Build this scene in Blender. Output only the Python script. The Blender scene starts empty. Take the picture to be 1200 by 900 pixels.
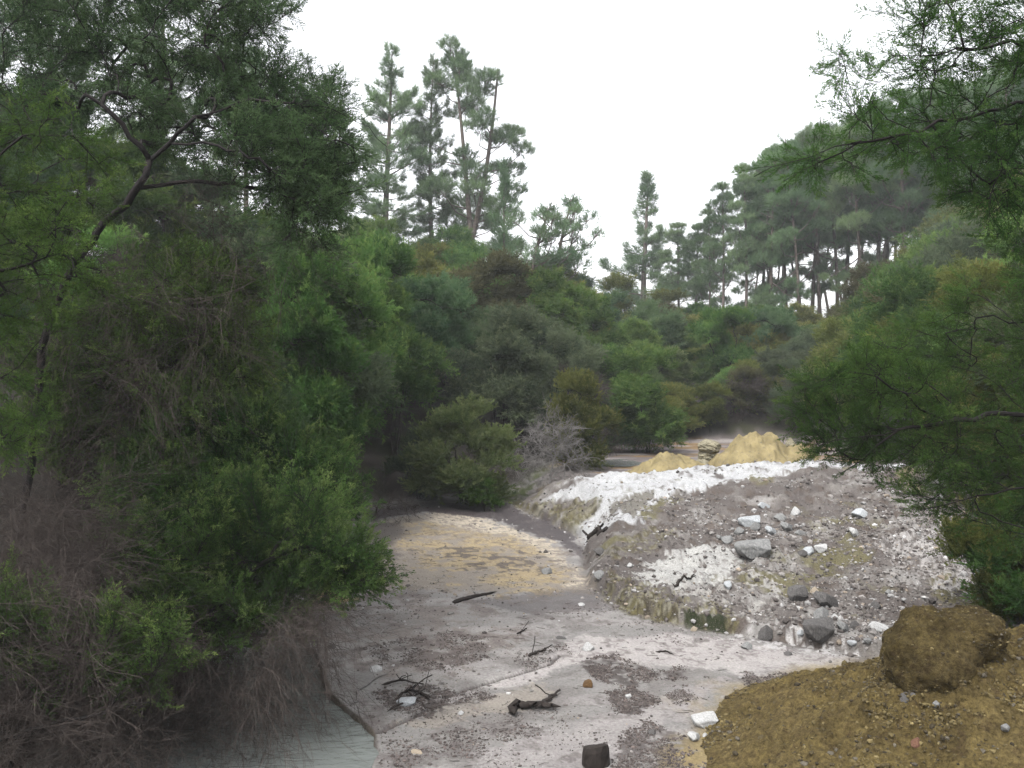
import bpy, math, random
import numpy as np
from mathutils import Vector

R = math.radians
SC = bpy.context.scene
COL = SC.collection

# ------------------------------------------------------------------ camera, sky, sun, exposure
EYE = 2.8            # eye height above the stream bed
FPX = 1000.0         # focal length in pixels of the 1200 px wide photograph
HOR = 440.0          # image row of the horizon
cam_data = bpy.data.cameras.new('camera')
cam_data.sensor_width = 36.0
cam_data.lens = 36.0 * FPX / 1200.0
cam_data.shift_y = (HOR - 450.0) / 1200.0
cam_data.clip_start = 0.1
cam_data.clip_end = 2000
cam = bpy.data.objects.new('camera', cam_data)
COL.objects.link(cam)
cam.location = (0, 0, EYE)
cam.rotation_euler = (R(90), 0, 0)
SC.camera = cam

SUN_EL, SUN_AZ = R(58), R(215)       # soft, high, from behind and left
world = bpy.data.worlds.new('World')
SC.world = world
world.use_nodes = True
wn = world.node_tree
bgn = wn.nodes['Background']
sky = wn.nodes.new('ShaderNodeTexSky')
sky.sky_type = 'NISHITA'
sky.sun_disc = False
sky.sun_elevation = SUN_EL
sky.sun_rotation = SUN_AZ
sky.air_density = 1.0
sky.dust_density = 4.0
sky.ozone_density = 1.0
hs = wn.nodes.new('ShaderNodeHueSaturation')       # closed cloud cover: hardly any blue left
hs.inputs['Saturation'].default_value = 0.12
wn.links.new(sky.outputs[0], hs.inputs['Color'])
wn.links.new(hs.outputs[0], bgn.inputs['Color'])
bgn.inputs['Strength'].default_value = 0.15

sun_d = bpy.data.lights.new('sun', 'SUN')
sun_d.energy = 0.65
sun_d.angle = R(12)
sun_d.color = (1.0, 0.97, 0.93)
sun = bpy.data.objects.new('sun', sun_d)
COL.objects.link(sun)
sd = Vector((math.sin(SUN_AZ) * math.cos(SUN_EL), math.cos(SUN_AZ) * math.cos(SUN_EL), math.sin(SUN_EL)))
sun.rotation_euler = sd.to_track_quat('Z', 'Y').to_euler()

vs = SC.view_settings
vs.view_transform = 'Standard'
vs.look = 'None'
vs.gamma = 1.0
vs.use_curve_mapping = False
vs.exposure = 1.78
cy = SC.cycles
cy.max_bounces = 6
cy.diffuse_bounces = 3
cy.glossy_bounces = 2
cy.transmission_bounces = 3
cy.volume_bounces = 1
cy.transparent_max_bounces = 4
cy.caustics_reflective = False
cy.caustics_refractive = False

# ------------------------------------------------------------------ small helpers
def tag(o, label=None, cat=None, group=None, kind=None):
    if label: o['label'] = label
    if cat: o['category'] = cat
    if group: o['group'] = group
    if kind: o['kind'] = kind
    return o

def empty(name, loc, label=None, cat=None, group=None):
    o = bpy.data.objects.new(name, None)
    o.empty_display_size = 0.2
    COL.objects.link(o)
    o.location = loc
    return tag(o, label, cat, group)

def mesh_from(name, verts, faces, attrs=None, smooth=False):
    """verts (N,3), faces (M,k) arrays; attrs: {name: (N,) or (N,3)}"""
    me = bpy.data.meshes.new(name)
    verts = np.ascontiguousarray(verts, dtype=np.float32)
    faces = np.ascontiguousarray(faces, dtype=np.int32)
    m, k = faces.shape
    me.vertices.add(len(verts))
    me.vertices.foreach_set('co', verts.ravel())
    me.loops.add(m * k)
    me.loops.foreach_set('vertex_index', faces.ravel())
    me.polygons.add(m)
    me.polygons.foreach_set('loop_start', np.arange(0, m * k, k, dtype=np.int32))
    me.polygons.foreach_set('use_smooth', np.full(m, smooth, dtype=bool))
    for an, av in (attrs or {}).items():
        av = np.asarray(av, dtype=np.float32)
        if av.ndim == 1:
            a = me.attributes.new(an, 'FLOAT', 'POINT')
            a.data.foreach_set('value', av)
        else:
            a = me.attributes.new(an, 'FLOAT_COLOR', 'POINT')
            c4 = np.ones((len(av), 4), dtype=np.float32)
            c4[:, :3] = av
            a.data.foreach_set('color', c4.ravel())
    me.update(calc_edges=True)
    return me

def link(name, me, mat=None, parent=None):
    o = bpy.data.objects.new(name, me)
    COL.objects.link(o)
    if parent is not None: o.parent = parent
    if mat is not None:
        if len(me.materials) == 0: me.materials.append(mat)
        if me.materials[0] != mat:
            o.material_slots[0].link = 'OBJECT'
            o.material_slots[0].material = mat
    return o

def smooth(a, b, x):
    t = np.clip((x - a) / (b - a), 0, 1)
    return t * t * (3 - 2 * t)

def lerp(a, b, t): return a + (b - a) * t

def _hash(ix, iy, seed):
    h = (ix.astype(np.int64) * 374761393 + iy.astype(np.int64) * 668265263 + seed * 1442695041) & 0xFFFFFFFF
    h = ((h ^ (h >> 13)) * 1274126177) & 0xFFFFFFFF
    h = ((h ^ (h >> 16)) * 2246822519) & 0xFFFFFFFF
    h = h ^ (h >> 15)
    return (h & 0xFFFFFF) / float(0xFFFFFF)

def vnoise(x, y, seed=0):
    x = np.asarray(x, dtype=float); y = np.asarray(y, dtype=float)
    ix = np.floor(x); iy = np.floor(y)
    fx = x - ix; fy = y - iy
    ux = fx * fx * (3 - 2 * fx); uy = fy * fy * (3 - 2 * fy)
    a = _hash(ix, iy, seed); b = _hash(ix + 1, iy, seed)
    c = _hash(ix, iy + 1, seed); d = _hash(ix + 1, iy + 1, seed)
    return (a + (b - a) * ux) * (1 - uy) + (c + (d - c) * ux) * uy

def fbm(x, y, octv=4, seed=0, gain=0.5):
    s = 0; amp = 1.0; tot = 0
    x = np.asarray(x, dtype=float); y = np.asarray(y, dtype=float)
    for i in range(octv):
        s = s + amp * vnoise(x, y, seed + i * 17)
        tot += amp; amp *= gain
        x, y = x * 1.93 + 0.37 * y + 3.1, y * 1.93 - 0.37 * x + 1.7
    return s / tot          # about 0..1, mean 0.5

def fbm3(v, octv=4, seed=0):
    return (fbm(v[:, 0], v[:, 1] + 0.5 * v[:, 2], octv, seed) + fbm(v[:, 1] + 7, v[:, 2] + 0.5 * v[:, 0], octv, seed + 1) + fbm(v[:, 2] + 13, v[:, 0] + 0.5 * v[:, 1], octv, seed + 2)) / 3

def seg_dist(x, y, ax, ay, bx, by):
    dx, dy = bx - ax, by - ay
    t = np.clip(((x - ax) * dx + (y - ay) * dy) / (dx * dx + dy * dy + 1e-12), 0, 1)
    return np.hypot(x - ax - t * dx, y - ay - t * dy)

def line_dist(x, y, pts):
    d = np.full(np.shape(x), 1e9)
    for (a, b) in zip(pts[:-1], pts[1:]):
        d = np.minimum(d, seg_dist(x, y, a[0], a[1], b[0], b[1]))
    return d

def poly_sd(x, y, pts):
    """signed distance to a plan polygon, positive inside"""
    x = np.asarray(x, dtype=float); y = np.asarray(y, dtype=float)
    d = line_dist(x, y, list(pts) + [pts[0]])
    ins = np.zeros(np.shape(x), dtype=bool)
    n = len(pts)
    for i in range(n):
        x1, y1 = pts[i]; x2, y2 = pts[(i + 1) % n]
        c = ((y1 > y) != (y2 > y)) & (x < (x2 - x1) * (y - y1) / ((y2 - y1) if abs(y2 - y1) > 1e-12 else 1e-12) + x1)
        ins ^= c
    return np.where(ins, d, -d)

# ------------------------------------------------------------------ terrain
BASIN = [(-3.2, -3), (-3.3, 6), (-3.0, 9), (-2.7, 12.5), (-3.3, 17.5), (-2.6, 19.6), (-0.8, 19.9), (0.3, 20.8), (1.3, 24),
         (3.0, 27.5), (5.5, 29.5), (9.5, 29.5), (9.4, 22), (8.2, 17), (6.8, 12.5), (6.0, 10), (5.8, 7), (5.8, -3)]
HILL_EDGE = [(-0.3, 19.5), (0.05, 18.3), (0.65, 16.3), (1.25, 14.5), (1.0, 12.5), (1.05, 11.2), (1.3, 9.95), (2.3, 9.2), (3.4, 8.6), (5.0, 8.2), (8, 8.0)]
HILL_POLY = HILL_EDGE + [(12, 8), (12, 21), (3, 21.5), (0.2, 20.5)]
WATER_POLY = [(-0.95, 3.5), (-0.98, 5.6), (-1.0, 6.1), (-1.08, 6.72), (-1.35, 7.15), (-1.62, 7.6), (-1.95, 8.5), (-2.3, 9.2), (-2.9, 9.6), (-3.5, 9.0), (-3.6, 3.5)]
LEDGE = [(-1.08, 6.72), (-0.80, 7.05), (-0.66, 7.35), (-0.42, 7.65), (0.0, 7.98), (0.35, 8.3), (0.5, 8.6)]

def hgt_macro(x, y):
    x = np.asarray(x, dtype=float); y = np.asarray(y, dtype=float)
    wx = (fbm(x * 0.8, y * 0.8, 3, 5) - 0.5)
    wy = (fbm(x * 0.8, y * 0.8, 3, 9) - 0.5)
    # stream bed, then the higher flat upstream of the white rise
    z = 0.02 * (fbm(x * 0.6, y * 0.6, 3, 3) - 0.5)
    up = smooth(18.6, 20.6, y + 0.5 * np.clip(x - 1.0, -3, 3) + wx)
    z = z + 0.5 * up * smooth(-0.6, 1.6, x + wx)
    z = z + 0.012 * np.clip(y - 20, 0, 40)
    # the white rise
    hx, hy = x + 0.35 * wx, y + 0.5 * wy
    din = poly_sd(hx, hy, HILL_POLY)
    top = np.interp(x, [0, 1.2, 2.5, 4.0, 5.6, 7.6, 9], [0.48, 0.72, 0.76, 0.86, 1.06, 1.02, 1.1])
    front = 0.13 + (top - 0.13) * np.clip((y - 9.3) / 7.4, 0, 1) ** 1.0
    front = front + 0.07 * smooth(0.4, 0.6, fbm(x * 0.9 + 3, y * 1.6, 3, 21)) * smooth(9.5, 11, y)
    side = np.clip(din, 0, 9) * 0.85
    foot = 0.13 * smooth(0.0, 0.10, din) + np.maximum(0, side - 0.05)
    hh = np.minimum(front, np.minimum(foot, side + 0.13 * smooth(0.0, 0.10, din)))
    back = 1 - smooth(17.2, 19.6, y + 0.35 * (x - 3) * 0.3 + 0.7 * wx)
    hh = hh * np.where(din > 0, 1, 0)
    z = np.maximum(z, hh * (0.35 + 0.65 * back) * np.where(y > 17, 1, 1) - 0.4 * (1 - back))
    # water hole
    dw = poly_sd(x + 0.12 * wx + 0.09 * (fbm(x * 5, y * 5, 3, 15) - 0.5), y + 0.12 * wy, WATER_POLY)
    z = z - 0.45 * smooth(-0.01, 0.05, dw)
    # banks and hills round the basin
    do = np.clip(-poly_sd(x + 0.9 * wx, y + 0.9 * wy, BASIN), 0, None)
    amp = np.interp(np.clip(x, -30, 40), [-30, -5, 5, 12, 25, 40], [9.0, 8.2, 5.0, 2.8, 4.6, 8.5])
    hill = amp * (1 - np.exp(-do / 13.0)) + 0.25 * smooth(0, 0.7, do)
    hill = hill * (1 + 0.25 * (fbm(x * 0.12, y * 0.12, 3, 31) - 0.5))
    hill = hill * np.where(y < 4, 0.55, 1)
    z = z + hill
    z = z + 1.2 * smooth(4.6, 2.0, y) * smooth(-6, 0, y + 4)
    return z

def wob0(x, y): return fbm(x * 0.9, y * 0.9, 2, 93)

def hgt(x, y):
    x = np.asarray(x, dtype=float); y = np.asarray(y, dtype=float)
    z = hgt_macro(x, y)
    din = poly_sd(x, y, HILL_POLY)
    onhill = smooth(-0.15, 0.3, din) * smooth(22, 19, y)
    rough = 0.25 + 0.75 * onhill
    z = z + rough * 0.07 * (fbm(x * 2.2, y * 2.2, 4, 41) - 0.5)
    r = np.abs(fbm(x * 5.0, y * 5.0, 3, 51) - 0.5)
    z = z - onhill * 0.10 * (0.25 - r).clip(0, 1)
    z = z + onhill * 0.05 * smooth(0.52, 0.66, fbm(x * 6.5, y * 6.5, 3, 61))
    gl = np.abs(fbm(x * 1.7 + 0.6 * wob0(x, y), y * 0.7, 3, 91) - 0.5)
    z = z - onhill * 0.16 * (0.16 - gl).clip(0, 1) * smooth(0, 0.4, din)
    z = z + 0.012 * (fbm(x * 12, y * 9, 3, 71) - 0.5) * (0.6 + 2.2 * onhill) + onhill * 0.02 * (fbm(x * 26, y * 26, 2, 73) - 0.5)
    # the little cut left by the last flow
    wob = 0.05 * (fbm(x * 4, y * 4, 2, 81) - 0.5)
    dl = line_dist(x + wob, y + wob, LEDGE)
    z = z - 0.035 * np.exp(-(dl / 0.022) ** 2) - 0.022 * np.exp(-(line_dist(x - 0.10 + wob, y + 0.14 + wob, LEDGE) / 0.15) ** 2)
    return z

def P3(px, py, Y):
    """photo pixel at depth Y -> world point"""
    return np.array([(px - 600.0) / FPX * Y, Y, EYE - (py - HOR) / FPX * Y])

def ground_px(px, py, y0=4.6, y1=60):
    ys = np.concatenate([np.arange(y0, 14, 0.015), np.arange(14, y1, 0.05)])
    xs = (px - 600.0) / FPX * ys
    zs = EYE - (py - HOR) / FPX * ys
    hit = np.nonzero(hgt(xs, ys) >= zs)[0]
    i = hit[0] if len(hit) else len(ys) - 1
    return float(xs[i]), float(ys[i]), float(hgt(xs[i:i + 1], ys[i:i + 1])[0])

def gz(x, y): return float(hgt(np.array([x]), np.array([y]))[0])

def plan(pts):
    return [ground_px(a, b)[:2] for a, b in pts]

# ------------------------------------------------------------------ node material helpers
def new_mat(name):
    m = bpy.data.materials.new(name)
    m.use_nodes = True
    nt = m.node_tree
    b = nt.nodes['Principled BSDF']
    return m, nt, b

def N(nt, t, **kw):
    n = nt.nodes.new(t)
    for k, v in kw.items():
        if k.startswith('i_'): n.inputs[k[2:].replace('_', ' ')].default_value = v
        else: setattr(n, k, v)
    return n

def mixc(nt, fac, a, b, blend='MIX'):
    n = nt.nodes.new('ShaderNodeMix')
    n.data_type = 'RGBA'; n.blend_type = blend
    for sock, v in ((n.inputs[0], fac), (n.inputs[6], a), (n.inputs[7], b)):
        if isinstance(v, (int, float)): sock.default_value = v
        elif isinstance(v, tuple): sock.default_value = (*v, 1.0)
        else: nt.links.new(v, sock)
    return n.outputs[2]

def ramp(nt, src, lo, hi, c0=(0, 0, 0), c1=(1, 1, 1)):
    n = nt.nodes.new('ShaderNodeValToRGB')
    n.color_ramp.elements[0].position = lo; n.color_ramp.elements[1].position = hi
    n.color_ramp.elements[0].color = (*c0, 1); n.color_ramp.elements[1].color = (*c1, 1)
    nt.links.new(src, n.inputs[0])
    return n.outputs[0]

def noise_node(nt, scale, detail=4, rough=0.55, coord='Object'):
    tc = nt.nodes.new('ShaderNodeTexCoord')
    n = nt.nodes.new('ShaderNodeTexNoise')
    n.inputs['Scale'].default_value = scale
    n.inputs['Detail'].default_value = detail
    n.inputs['Roughness'].default_value = rough
    nt.links.new(tc.outputs[coord], n.inputs['Vector'])
    return n.outputs[0]

def bump(nt, b, src, strength, dist):
    n = nt.nodes.new('ShaderNodeBump')
    n.inputs['Strength'].default_value = strength
    n.inputs['Distance'].default_value = dist
    nt.links.new(src, n.inputs['Height'])
    nt.links.new(n.outputs[0], b.inputs['Normal'])
    return n

def leaf_mat(name, dark, light, tip, trans=0.40, var=0.22):
    m = bpy.data.materials.new(name); m.use_nodes = True
    nt = m.node_tree; nt.nodes.remove(nt.nodes['Principled BSDF'])
    out = nt.nodes['Material Output']
    at = N(nt, 'ShaderNodeAttribute', attribute_name='tint')
    at2 = N(nt, 'ShaderNodeAttribute', attribute_name='tip')
    oi = N(nt, 'ShaderNodeObjectInfo')
    c = mixc(nt, at.outputs['Fac'], dark, light)
    c = mixc(nt, at2.outputs['Fac'], c, tip)
    h = N(nt, 'ShaderNodeHueSaturation')
    mr = N(nt, 'ShaderNodeMapRange'); mr.inputs[3].default_value = 1 - var; mr.inputs[4].default_value = 1 + var
    nt.links.new(oi.outputs['Random'], mr.inputs[0]); nt.links.new(mr.outputs[0], h.inputs['Value'])
    mr2 = N(nt, 'ShaderNodeMapRange'); mr2.inputs[3].default_value = 0.485; mr2.inputs[4].default_value = 0.515
    nm = N(nt, 'ShaderNodeMath', operation='FRACT'); nm2 = N(nt, 'ShaderNodeMath', operation='MULTIPLY'); nm2.inputs[1].default_value = 7.31
    nt.links.new(oi.outputs['Random'], nm2.inputs[0]); nt.links.new(nm2.outputs[0], nm.inputs[0]); nt.links.new(nm.outputs[0], mr2.inputs[0])
    nt.links.new(mr2.outputs[0], h.inputs['Hue'])
    nt.links.new(c, h.inputs['Color'])
    d = N(nt, 'ShaderNodeBsdfDiffuse'); t = N(nt, 'ShaderNodeBsdfTranslucent')
    nt.links.new(h.outputs[0], d.inputs['Color']); nt.links.new(h.outputs[0], t.inputs['Color'])
    mx = N(nt, 'ShaderNodeMixShader'); mx.inputs[0].default_value = trans
    nt.links.new(d.outputs[0], mx.inputs[1]); nt.links.new(t.outputs[0], mx.inputs[2])
    nt.links.new(mx.outputs[0], out.inputs['Surface'])
    return m

def bark_mat(name, c0, c1, scale=18):
    m, nt, b = new_mat(name)
    n = noise_node(nt, scale, 5, 0.65)
    nt.links.new(ramp(nt, n, 0.32, 0.68, c0, c1), b.inputs['Base Color'])
    b.inputs['Roughness'].default_value = 0.9
    b.inputs['Specular IOR Level'].default_value = 0.2
    bump(nt, b, n, 0.6, 0.01)
    return m

def stone_mat(name, c0, c1, c2=None, scale=9):
    m, nt, b = new_mat(name)
    n = noise_node(nt, scale, 6, 0.6)
    n2 = noise_node(nt, scale * 5, 4, 0.7)
    c = ramp(nt, n, 0.36, 0.62, c0, c1)
    f = ramp(nt, n2, 0.55, 0.72)
    c = mixc(nt, f, c, c2 or tuple(v * 0.55 for v in c0))
    nt.links.new(c, b.inputs['Base Color'])
    b.inputs['Roughness'].default_value = 0.88
    b.inputs['Specular IOR Level'].default_value = 0.25
    bump(nt, b, n2, 0.5, 0.012)
    return m

M = {}
M['bark'] = bark_mat('dark_bark', (0.010, 0.008, 0.007), (0.030, 0.024, 0.021))
M['bark_grey'] = bark_mat('grey_bark', (0.09, 0.08, 0.07), (0.19, 0.175, 0.155))
M['bark_pine'] = bark_mat('pine_bark', (0.055, 0.042, 0.036), (0.13, 0.105, 0.09), 6)
M['twig_dead'] = bark_mat('dead_twig', (0.020, 0.0155, 0.014), (0.062, 0.050, 0.044), 9)
M['twig_silver'] = bark_mat('silver_twig', (0.085, 0.078, 0.075), (0.17, 0.16, 0.153), 9)
M['leaf_green'] = leaf_mat('leaf_green', (0.043, 0.086, 0.025), (0.099, 0.183, 0.048), (0.166, 0.226, 0.063))
M['leaf_bright'] = leaf_mat('leaf_bright', (0.034, 0.072, 0.018), (0.070, 0.138, 0.030), (0.125, 0.180, 0.045))
M['leaf_olive'] = leaf_mat('leaf_olive', (0.059, 0.076, 0.024), (0.137, 0.158, 0.043), (0.205, 0.205, 0.061))
M['leaf_grey'] = leaf_mat('leaf_grey', (0.041, 0.058, 0.033), (0.094, 0.121, 0.067), (0.132, 0.149, 0.083))
M['leaf_blue'] = leaf_mat('leaf_blue', (0.039, 0.076, 0.037), (0.089, 0.146, 0.067), (0.138, 0.180, 0.084))
M['leaf_pine'] = leaf_mat('leaf_pine', (0.066, 0.112, 0.056), (0.140, 0.208, 0.098), (0.175, 0.240, 0.118), trans=0.55, var=0.2)
M['leaf_pale'] = leaf_mat('leaf_pale', (0.054, 0.087, 0.032), (0.127, 0.171, 0.066), (0.187, 0.215, 0.094), var=0.12)
M['leaf_dark'] = leaf_mat('leaf_dark', (0.018, 0.038, 0.012), (0.043, 0.078, 0.022), (0.085, 0.118, 0.034), var=0.05)
M['leaf_spray'] = leaf_mat('leaf_spray', (0.027, 0.058, 0.015), (0.065, 0.125, 0.029), (0.125, 0.181, 0.048), var=0.05)
M['leaf_fern'] = leaf_mat('leaf_fern', (0.020, 0.044, 0.013), (0.066, 0.118, 0.031), (0.165, 0.210, 0.066), var=0.05)
M['leaf_haze'] = leaf_mat('leaf_haze', (0.029, 0.056, 0.024), (0.074, 0.124, 0.051), (0.119, 0.169, 0.076), var=0.05)
M['bark_near'] = bark_mat('near_bark', (0.005, 0.004, 0.004), (0.016, 0.013, 0.012))  # darkest bark tone, used on the trees close to the camera
M['leaf_brown'] = leaf_mat('leaf_brown', (0.055, 0.055, 0.028), (0.098, 0.094, 0.046), (0.13, 0.125, 0.060))

# ------------------------------------------------------------------ ground sheet
def build_ground():
    tx = 0.70
    core = np.linspace(-tx, tx, 690)
    core = np.arctan(core)
    side = np.linspace(core[-1], np.pi, 26)[1:]
    th = np.concatenate([-side[::-1], core, side[:-1]])          # closed ring
    py = np.linspace(930, 522, 430)
    r1 = EYE * FPX / (py - HOR)
    r0 = np.linspace(0.4, r1[0], 26)[:-1]
    r2 = np.geomspace(r1[-1], 135, 110)[1:]
    rr = np.concatenate([r0, r1, r2])
    T, Rr = np.meshgrid(th, rr)
    # inside the view use depth Y = rr (rows parallel to the picture plane), outside use radius
    w = smooth(0.62, 1.2, np.abs(T))
    inv = 1.0 / np.clip(np.cos(np.clip(T, -1.2, 1.2)), 0.3, 1)
    rad = Rr * lerp(inv, 1.0, w)
    X = rad * np.sin(T); Yv = rad * np.cos(T)
    x = X.ravel(); y = Yv.ravel()
    z = hgt(x, y)
    nR, nT = X.shape
    idx = np.arange(nR * nT).reshape(nR, nT)
    nxt = np.roll(idx, -1, axis=1)
    faces = np.stack([idx[:-1], nxt[:-1], nxt[1:], idx[1:]], -1).reshape(-1, 4)
    # ---- what the ground is made of, place by place
    A = lambda *c: np.array(c)
    sd = poly_sd(x, y, BASIN)
    hd = poly_sd(x, y, HILL_POLY)
    wx = (fbm(x * 1.6, y * 1.6, 4, 101) - 0.5); wy = (fbm(x * 1.6, y * 1.6, 4, 131) - 0.5)
    n1 = fbm(x * 2.3, y * 2.3, 4, 111); n2 = fbm(x * 7, y * 7, 4, 121); n3 = fbm(x * 22, y * 22, 3, 141); n4 = fbm(x * 48, y * 48, 2, 143)
    ns = fbm(x * 1.1 + 0.3 * y, y * 3.4, 4, 151)      # streaks that follow the flow
    col = np.zeros((len(x), 3))
    def lay(c, m):
        m = np.clip(m, 0, 1)[:, None]
        col[:] = col * (1 - m) + np.asarray(c)[None] * m
    def zone(px, soft=0.25, warp=0.5):
        m = smooth(-soft, soft, poly_sd(x + warp * wx, y + warp * wy, plan(px)))
        return smooth(0.30, 0.62, m * (1.0 + 0.3 * m) + 1.1 * (n2 - 0.5) * (m > 0) + 0.9 * (n3 - 0.5) * (m > 0) + 0.6 * (n4 - 0.5) * (m > 0)) * (m > 0.02)
    col[:] = A(0.385, 0.375, 0.362)
    lay((0.46, 0.443, 0.43), smooth(0.48, 0.62, ns) * 0.8)
    lay((0.28, 0.26, 0.25), smooth(0.54, 0.68, n1) * 0.55)
    # gravelly brown mud on the left of the bed
    lay((0.31, 0.275, 0.255), zone([(385, 690), (560, 700), (600, 740), (520, 790), (420, 800), (370, 760)], 0.5) * smooth(0.35, 0.6, n2) * 0.8)
    # yellow sand flat
    lay((0.43, 0.385, 0.33), zone([(430, 615), (520, 600), (640, 635), (705, 665), (690, 695), (560, 695), (450, 690), (420, 650)], 0.5) * 0.8)
    lay((0.56, 0.47, 0.31), zone([(462, 622), (530, 612), (600, 628), (655, 655), (668, 690), (600, 698), (540, 686), (505, 660)], 0.5, 1.0) * smooth(0.40, 0.54, ns * 0.25 + n2 * 0.45 + n1 * 0.3) * 0.95)
    lay((0.50, 0.395, 0.20), zone([(375, 680), (405, 682), (408, 705), (372, 708)], 0.2) * 0.8)
    lay((0.66, 0.60, 0.50), zone([(505, 602), (560, 603), (640, 636), (705, 662), (690, 690), (655, 690), (676, 668), (600, 628), (512, 612)], 0.25) * smooth(0.3, 0.5, n2))
    lay((0.20, 0.175, 0.165), zone([(500, 640), (560, 645), (640, 655), (650, 672), (560, 672), (500, 660)], 0.4, 0.9) * smooth(0.52, 0.62, n2) * 0.8)
    # wet purple strips
    wet = zone([(415, 603), (480, 592), (592, 588), (665, 622), (694, 640), (650, 634), (580, 608), (500, 599), (440, 610)], 0.22)
    wet = np.maximum(wet, 0.55 * zone([(560, 706), (620, 694), (690, 678), (742, 688), (705, 716), (640, 720)], 0.22))
    wet = np.maximum(wet, 0.6 * zone([(405, 612), (470, 612), (462, 650), (420, 668)], 0.3))
    lay((0.135, 0.118, 0.124), wet * 0.92)
    # pale wash of the last flow
    lay((0.56, 0.535, 0.52), zone([(640, 778), (690, 745), (760, 742), (850, 752), (1000, 768), (990, 790), (900, 796), (800, 782), (700, 776), (560, 812), (490, 836), (480, 826)], 0.16) * smooth(0.3, 0.5, ns + 0.1))
    lay((0.50, 0.475, 0.465), zone([(560, 880), (680, 858), (780, 812), (860, 800), (820, 840), (700, 900), (560, 910)], 0.25) * 0.7)
    lay((0.50, 0.46, 0.40), zone([(470, 850), (560, 815), (640, 800), (640, 822), (560, 838)], 0.2) * 0.6)
    # mottling of the bed: grey silt, darker damp grains
    lay((0.24, 0.21, 0.205), smooth(0.53, 0.64, n2 * 0.55 + n3 * 0.45) * smooth(0.42, 0.62, fbm(x * 0.9, y * 0.9, 3, 191)) * 0.6)
    lay((0.22, 0.20, 0.192), smooth(0.60, 0.70, n4 * 0.5 + n2 * 0.5) * 0.5)
    lay((0.13, 0.11, 0.105), smooth(0.026, 0.008, line_dist(x + 0.05 * (fbm(x * 4, y * 4, 2, 81) - 0.5), y + 0.05 * (fbm(x * 4, y * 4, 2, 81) - 0.5), LEDGE)) * 0.85)
    # dark mats of litter on the bed
    lit = np.zeros(len(x))
    for pg, s in LITTER:
        lit = np.maximum(lit, s * zone(pg, 0.09, 0.22))
    lay((0.12, 0.102, 0.096), lit * smooth(0.38, 0.56, n3 * 0.5 + n2 * 0.5) * 0.8)
    lay((0.40, 0.33, 0.19), smooth(2.75, 2.1, np.hypot(x - 3.78, (y - 6.1) * 1.05) + 1.2 * wx) * smooth(0.35, 0.6, n2 * 0.5 + n3 * 0.5 + 0.25 * smooth(2.6, 2.2, np.hypot(x - 3.78, y - 6.1))))
    dwp = poly_sd(x, y, WATER_POLY)
    lay((0.17, 0.15, 0.125), smooth(-0.02, 0.01, dwp + 0.10 * wx))
    # ---- the rise
    hm = smooth(-0.06, 0.10, hd + 0.12 * wx) * smooth(21.5, 19, y)
    base = lerp(A(0.195, 0.176, 0.166)[None], A(0.295, 0.277, 0.262)[None], smooth(0.35, 0.65, n1)[:, None])
    col[:] = lerp(col, base, hm[:, None])
    lay((0.165, 0.135, 0.115), hm * smooth(0.52, 0.66, n2) * 0.75)
    lay((0.23, 0.215, 0.11), hm * smooth(0.60, 0.70, fbm(x * 1.3, y * 1.3, 4, 161)) * 0.75)
    lay((0.50, 0.495, 0.48), hm * smooth(0.57, 0.68, n3 * 0.35 + n1 * 0.65) * 0.6)
    white = zone([(640, 580), (690, 560), (800, 551), (940, 539), (1000, 539), (980, 547), (930, 553), (850, 565), (790, 578), (765, 592), (745, 610), (690, 632), (668, 622), (690, 603), (700, 588), (660, 583)], 0.30, 0.6)
    crest = smooth(16.2, 17.0, y + 0.6 * wx) * smooth(0.9, 2.2, x + wx) * smooth(9.0, 7.0, x)
    crest = smooth(0.36, 0.60, crest + 0.9 * (n2 - 0.5) + 0.8 * (n3 - 0.5) + 0.5 * (n4 - 0.5)) * (crest > 0.02)
    white = np.maximum(white, crest)
    lay((0.60, 0.61, 0.615), white * hm * smooth(0.30, 0.47, n2 * 0.5 + n1 * 0.3 + n3 * 0.2))
    t2 = zone([(755, 658), (800, 650), (855, 648), (872, 660), (862, 676), (800, 684), (748, 676)], 0.25, 0.5)
    lay((0.56, 0.56, 0.54), t2 * smooth(0.28, 0.44, n2 * 0.5 + n3 * 0.5))
    lay((0.50, 0.49, 0.465), zone([(735, 690), (800, 680), (900, 670), (915, 690), (880, 730), (800, 725), (740, 712)], 0.35, 0.7) * smooth(0.48, 0.58, n2 * 0.5 + n3 * 0.5))
    lay((0.50, 0.485, 0.47), zone([(1030, 640), (1060, 615), (1095, 612), (1135, 655), (1140, 705), (1085, 690), (1050, 655)], 0.35, 0.8) * smooth(0.46, 0.56, n2 * 0.4 + n3 * 0.6))
    lay((0.62, 0.61, 0.60), zone([(880, 735), (960, 745), (1000, 764), (900, 762), (860, 750)], 0.25, 0.5) * smooth(0.5, 0.6, n3))
    # grey weathered faces and olive crust
    lay((0.25, 0.235, 0.205), zone([(713, 606), (719, 588), (765, 574), (757, 592), (742, 606)], 0.10, 0.12) * 0.9)
    ol = zone([(600, 592), (645, 586), (697, 590), (692, 602), (676, 622), (640, 612)], 0.2, 0.4)
    ol = np.maximum(ol, zone([(700, 688), (760, 684), (800, 702), (860, 716), (850, 744), (760, 736), (705, 716)], 0.2, 0.4))
    ol = np.maximum(ol, 0.8 * zone([(715, 640), (760, 620), (790, 620), (760, 650), (720, 655)], 0.2, 0.4))
    lay((0.215, 0.195, 0.095), ol * hm * smooth(0.44, 0.56, n2 * 0.35 + n3 * 0.35 + n4 * 0.3) * 0.9)
    lay((0.40, 0.385, 0.33), ol * hm * smooth(0.55, 0.63, n3 * 0.6 + n4 * 0.4) * 0.7)
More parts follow.
